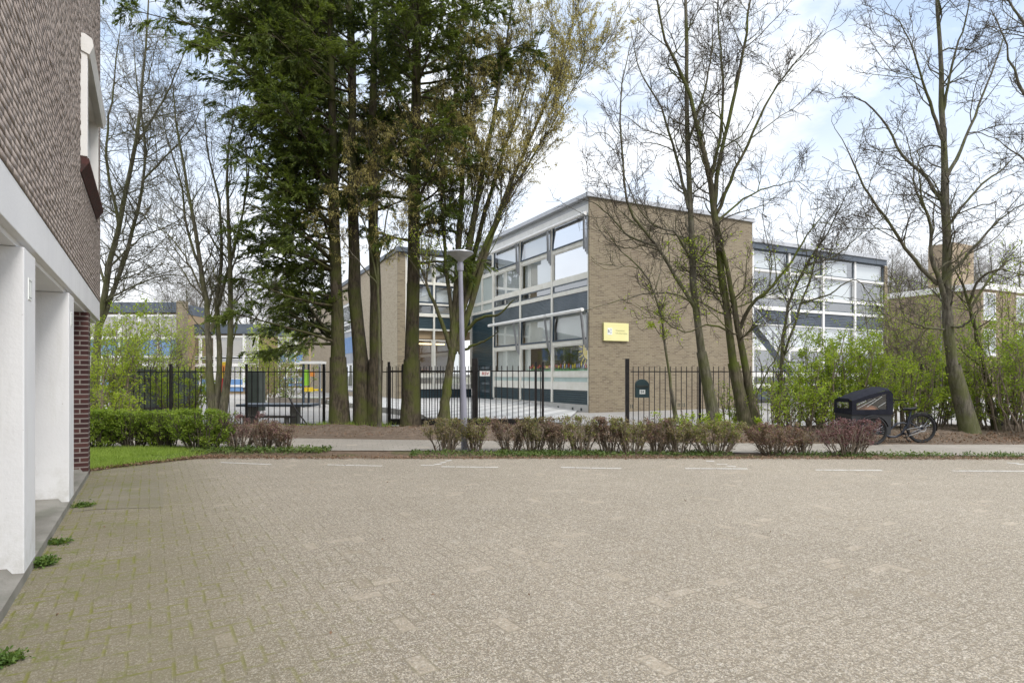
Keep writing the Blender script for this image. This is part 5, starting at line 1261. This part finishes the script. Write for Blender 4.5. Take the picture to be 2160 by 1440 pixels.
# low brown hedge clumps along the verge: px centre, half width px, top py, base py, kind
hedge = [(938, 34, 880, 952, 'dry_green', 'broad dry hedge shrub just left of the street lamp'), (1003, 22, 881, 951, 'dry_green', 'small dry hedge shrub just right of the street lamp'),
         (1078, 30, 880, 952, 'dry_leaf', 'thin reddish hedge shrub before the end of the sliding gate'), (1125, 28, 879, 953, 'dry_green', 'bushy hedge shrub below the right end of the sliding gate'),
         (1172, 22, 880, 954, 'dry_leaf', 'thin twiggy hedge shrub in the open gateway'), (1225, 33, 879, 954, 'dry_green', 'dense brownish hedge shrub below the gable corner'),
         (1285, 27, 879, 954, 'dry_leaf', 'narrow upright hedge shrub left of the letterbox post'), (1332, 36, 880, 955, 'dry_green', 'wide hedge shrub below the tall gate post'),
         (1384, 26, 881, 955, 'dry_leaf', 'reddish hedge shrub under the letterbox'), (1433, 33, 883, 956, 'dry_green', 'greenish hedge shrub at the foot of the sapling'),
         (1508, 50, 886, 957, 'dry_green', 'large round olive hedge shrub beside the bare path gap'), (1637, 50, 890, 958, 'dry_leaf', 'large round brown hedge shrub standing alone on the verge'),
         (1690, 24, 905, 957, 'dry_leaf', 'small sparse brown shrub right of the round brown shrub'), (1790, 52, 884, 960, 'purple_leaf', 'clipped purple barberry shrub before the cargo bike'),
         (505, 36, 870, 944, 'purple_leaf', 'reddish twiggy shrub at the right end of the green hedge'), (560, 33, 886, 946, 'dry_leaf', 'sparse brown twiggy shrub beside the bare soil'),
         (600, 24, 895, 947, 'dry_leaf', 'low thin brown shrub at the tip of the planting strip')]
for i, (px, hw, ty, by, mt, lab) in enumerate(hedge):
    c = G(px, by); Y = c[1]; h = CH + (HZ - ty) / F * Y; w_ = hw / F * Y
    big = hw > 45
    shrub('hedge_shrub', lab, c, h * .97, w_ * 1.28, 100 + i, M[mt], int(70 * hw) if i < 14 else int(45 * hw), .03, M['twig_brown'], 'shrub', 'low hedge shrubs along the path', nst=9 + hw // 2, spread=.6, dens=1.6, vase=1.05, top=h * .95, zl=.38,
          extra=(M['hedge_leaf'] if i % 3 else M['ivy'], int(hw * 15)) if mt == 'dry_green' else ((M['purple_leaf'], int(hw * 22)) if mt == 'dry_leaf' else None))
# green hedge at left
for i, (px, hw, ty, by, n, lab) in enumerate([(205, 45, 862, 946, 5200, 'dense green hedge bush beside the dark brick pier'), (280, 34, 866, 944, 2000, 'thin green hedge bush with bare gaps left of the rounded bush'),
                                              (345, 40, 866, 943, 2600, 'green hedge bush before the multi stemmed tree, open at its foot'), (428, 48, 863, 948, 4200, 'rounded clipped green bush at the lawn corner')]):
    c = G(px, by); Y = c[1]; h = CH + (HZ - ty) / F * Y
    shrub('green_hedge', lab, c, h * 1.03, hw / F * Y * 1.35, 140 + i, M['hedge_leaf'], int(n * 2.4), .036, None, 'hedge', 'green hedge by the lawn', nst=38, spread=.7, dens=1.5, vase=1.1, top=h * .94, extra=(M['deep_leaf'], n // 4))
# tall spring-green shrubs along the fence
sh = [(1625, 15.0, 1.5, 1.0, 1500, 'loose low green shrub at the foot of the twin stems'), (1690, 15.2, 2.0, 1.1, 4200, 'fresh green shrub below the thin forked tree'),
      (1760, 15.3, 2.4, 1.2, 6000, 'tall fresh green shrub left of the cargo bike hood'), (1830, 15.4, 2.6, 1.2, 6200, 'tall fresh green shrub straight behind the cargo bike hood'),
      (1900, 15.4, 2.5, 1.2, 5600, 'fresh green shrub behind the cargo bike saddle'), (1965, 15.6, 2.0, 1.0, 3200, 'green shrub left of the kinked trunk'),
      (1890, 17.5, 3.9, 1.0, 2800, 'tall thin green shrub before the end of the glazed wing'), (2075, 15.6, 2.0, 1.0, 2800, 'green shrub right of the kinked trunk'),
      (2135, 15.2, 3.1, 1.2, 5200, 'tall green shrub at the right margin'), (2190, 14.6, 2.7, 1.2, 4000, 'dark leafed green shrub cut by the right margin'),
      (1480, 15.0, .7, .9, 800, 'low bright green undershrub between sapling and slim tree'), (1570, 14.8, .55, .9, 900, 'low green undershrub round the forked tree base'),
      (1440, 14.6, .6, .6, 450, 'small bright green plant at the sapling foot'),
      (1935, 18.5, 4.3, 1.3, 1900, 'sparse tall young green shrub screening the brown brick block'), (2095, 17.2, 4.0, 1.3, 2300, 'sparse tall green shrub under the white roof edge'),
      (2150, 16.6, 4.4, 1.0, 2300, 'tall pale green shrub in front of the far brick windows'), (1545, 15.6, 1.5, .7, 700, 'thin green shoots between the slim tree and the forked tree'),
      (1700, 16.8, 2.9, 1.2, 1700, 'pale green thin shrub before the outdoor stair')]
for i, (px, Y, h, w_, n, lab) in enumerate(sh):
    c = P(px, HZ, Y) * [1, 1, 0]
    lm = M['spring_leaf'] if i not in (8, 9) else M['deep_leaf']
    shrub('leafy_shrub', lab, c, h * .95, w_ * 1.05, 200 + i, lm, int(n * .78), .05, M['twig_brown'], 'shrub', 'green shrubs along the fence', nst=11, spread=.6, dens=.9, vase=1.1, extra=(M['deep_leaf'] if lm is M['spring_leaf'] else M['spring_leaf'], n // 2))
lf = [(215, 16.2, 3.2, 1.1, 5200, 'tall bright green shrub beside the dark brick pier'), (275, 19.0, 3.6, 1.4, 5200, 'bright green shrub before the blue panelled block'),
      (385, 18.2, 1.75, .9, 2600, 'green shrub inside the playground fence'), (245, 15.2, 1.2, .6, 900, 'small green shrub before the fence corner'), (545, 36, 4.4, 2.2, 3600, 'pale green bush far behind the playground'),
      (350, 30, 4.6, 1.6, 2200, 'yellow green young tree before the left blue block'), (600, 33, 2.2, 1.8, 1500, 'brownish hedge bush behind the sandpit')]
for i, (px, Y, h, w_, n, lab) in enumerate(lf):
    c = P(px, HZ, Y) * [1, 1, 0]
    shrub('leafy_shrub', lab, c, h, w_, 230 + i, M['dry_green'] if i == 6 else M['spring_leaf'], int(n * 1.15), .056 if Y < 20 else .09, M['twig_brown'], 'shrub', 'green shrubs by the playground', nst=11, spread=.7, dens=.85, vase=1.1, extra=(M['deep_leaf'], n // 3))

# ------------------------------------------------------------------ ground cover, litter, weeds, grass
def scatter(name, mat, xy, z, size, seed, kind='stuff', up=1.2, aspect=.6, tall=0.0):
    rng = np.random.default_rng(seed); n = len(xy)
    p = np.c_[xy, np.broadcast_to(z, n) + rng.random(n) * .01]
    if tall:
        d = norm(rng.normal(0, .35, (n, 3)) + [0, 0, 1]); s = norm(np.cross(d, rng.normal(size=(n, 3)))); L = size * (.5 + rng.random(n))[:, None]
        vv = np.stack([p - s * tall, p + s * tall, p + d * L + s * .0005 + np.c_[rng.normal(0, .2, (n, 2)) * L, np.zeros(n)]], 1).reshape(-1, 3)
        me = np_mesh(name, vv, None, np.arange(n * 3).reshape(n, 3))
    else:
        v, q = leaves(rng, np.stack([p, p + 1e-3], 1), n, size, aspect, size * .3, 0, up); v[:, 2] = np.maximum(v[:, 2], .004); me = np_mesh(name, v, q)
    return tag(link(name, me, mat), kind=kind)
rng = np.random.default_rng(77)
n = 16000; x = rng.uniform(-1.9, 10, n); y = rng.normal(11.45, .2, n) - np.clip(x - 3, 0, 9) * .045
keep = (y > EDGE + .02 - np.clip(x - 3, 0, 9) * .03) & (y < 11.8 - np.clip(x - 3, 0, 9) * .06) & (rng.random(n) < .35 + .65 * (np.sin(x * 2.1) + np.sin(x * .83 + 1) > .1)) & ((x < 6.5) | (rng.random(n) < .35)) & ~((x > 4.15) & (x < 4.75))
scatter('ground_cover', M['ivy'], np.c_[x, y][keep], .025, .042, 1)
n = 2600; x = rng.uniform(-6.2, -3.6, n); y = rng.normal(11.9, .2, n); scatter('ground_cover', M['ivy'], np.c_[x, y], .03, .05, 2)
n = 9000; x = rng.uniform(-6, 12, n); y = EDGE - .05 + np.abs(rng.normal(0, .16, n)) - np.clip(x - 3, 0, 9) * .02 - rng.random(n) * .12
scatter('leaf_litter', M['litter'], np.c_[x, y], .004, .03, 3)
n = 6000; x = rng.uniform(2.5, 14, n); y = rng.normal(13.9, .4, n); y = np.maximum(y, np.interp(x, [-2, 3, 9, 70], [13.9, 13.4, 13.0, 12.6])); scatter('leaf_litter', M['litter'], np.c_[x, y], np.clip((y - 13.6) * .12, .008, .09), .045, 4)
n = 4200; x = rng.uniform(-9, 3, n); y = rng.uniform(14.2, 16.6, n); scatter('leaf_litter', M['litter'], np.c_[x, y], height(x, y) + .012, .035, 5)
n = 150; x = rng.uniform(-5, 9, n); y = rng.uniform(3.2, 10.8, n); scatter('leaf_litter', M['litter'], np.c_[x, y], .004, .02, 6)
n = 2600; k_ = rng.random(n); el_ = np.array([g2(190, 993), g2(250, 985), g2(330, 976), g2(400, 968), g2(450, 964.5), (-5.2, EDGE + .1), (-3, EDGE)])
x = np.interp(k_, np.linspace(0, 1, len(el_)), el_[:, 0]); y = np.interp(k_, np.linspace(0, 1, len(el_)), el_[:, 1]) + rng.normal(0, .07, n)
scatter('leaf_litter', M['litter'], np.c_[x, y], .014, .03, 16)
# lawn blades
n = 60000; x = rng.uniform(-11, -4.6, n); y = rng.uniform(9.3, 12.3, n)
el = np.array([g2(150, 1000), g2(190, 993), g2(250, 985), g2(330, 976), g2(400, 968), g2(450, 964.5), (-5.0, 11.3)])
keep = y > np.interp(x, el[:, 0], el[:, 1]) - .05 + .09 * np.sin(x * 9) * rng.random(n); bare = ((x + 6.55) / .35) ** 2 + ((y - 10.95) / .16) ** 2 < 1 + .4 * np.sin(x * 20)
nb_ = (x > -6.35) & (rng.random(n) < .8) | (x > -5.7); keep &= ~bare & ~nb_
scatter('grass', M['grass'], np.c_[x, y][keep], .01, .065, 7, tall=.005)
n = 2500; x = rng.normal(-4.3, .45, n); y = rng.normal(16.2, .2, n); scatter('grass', M['grass'], np.c_[x, y], .12, .13, 8, tall=.006)
n = 2500; x = rng.uniform(-7.4, -4.2, n); y = rng.normal(16.3, .18, n); scatter('grass', M['grass'], np.c_[x, y], .1, .06, 9, tall=.006)
# weeds growing out of the joint at the apartment block
def weed(px, py, r, h, n, seed, label):
    c = G(px, py); rng = np.random.default_rng(seed)
    st_ = []
    for k in range(n):
        a = rng.uniform(0, 6.28); l = r * math.sqrt(rng.random()); d = np.array([math.cos(a) * l, math.sin(a) * l * .8, h * rng.uniform(.2, 1)])
        st_.append([c, c + d * [.5, .5, .8], c + d])
    root = empty('weed_clump', tuple(c), label, 'weed'); v, q = leaves(rng, np.array(st_), n * 8, .026, .5, .012, .3, .5)
    link('leaves', np_mesh('leaves', v, q), M['weed_leaf'], root); link('stems', np_mesh('stems', *tubes(np.array(st_), np.full((n, 3), .0018), 3)), M['hedge_leaf'], root)
weed(92, 1192, .11, .06, 70, 1, 'largest green weed clump at the foot of the nearest white pier')
weed(125, 1146, .12, .035, 40, 2, 'low green weed patch between the two white piers')
weed(178, 1068, .16, .04, 50, 3, 'flat green weed patch beside the second white pier')
weed(12, 1395, .10, .03, 60, 4, 'mossy weed patch at the lower left corner of the paving')
print('objects', len(bpy.data.objects), 'polys', sum(len(m.polygons) for m in bpy.data.meshes))
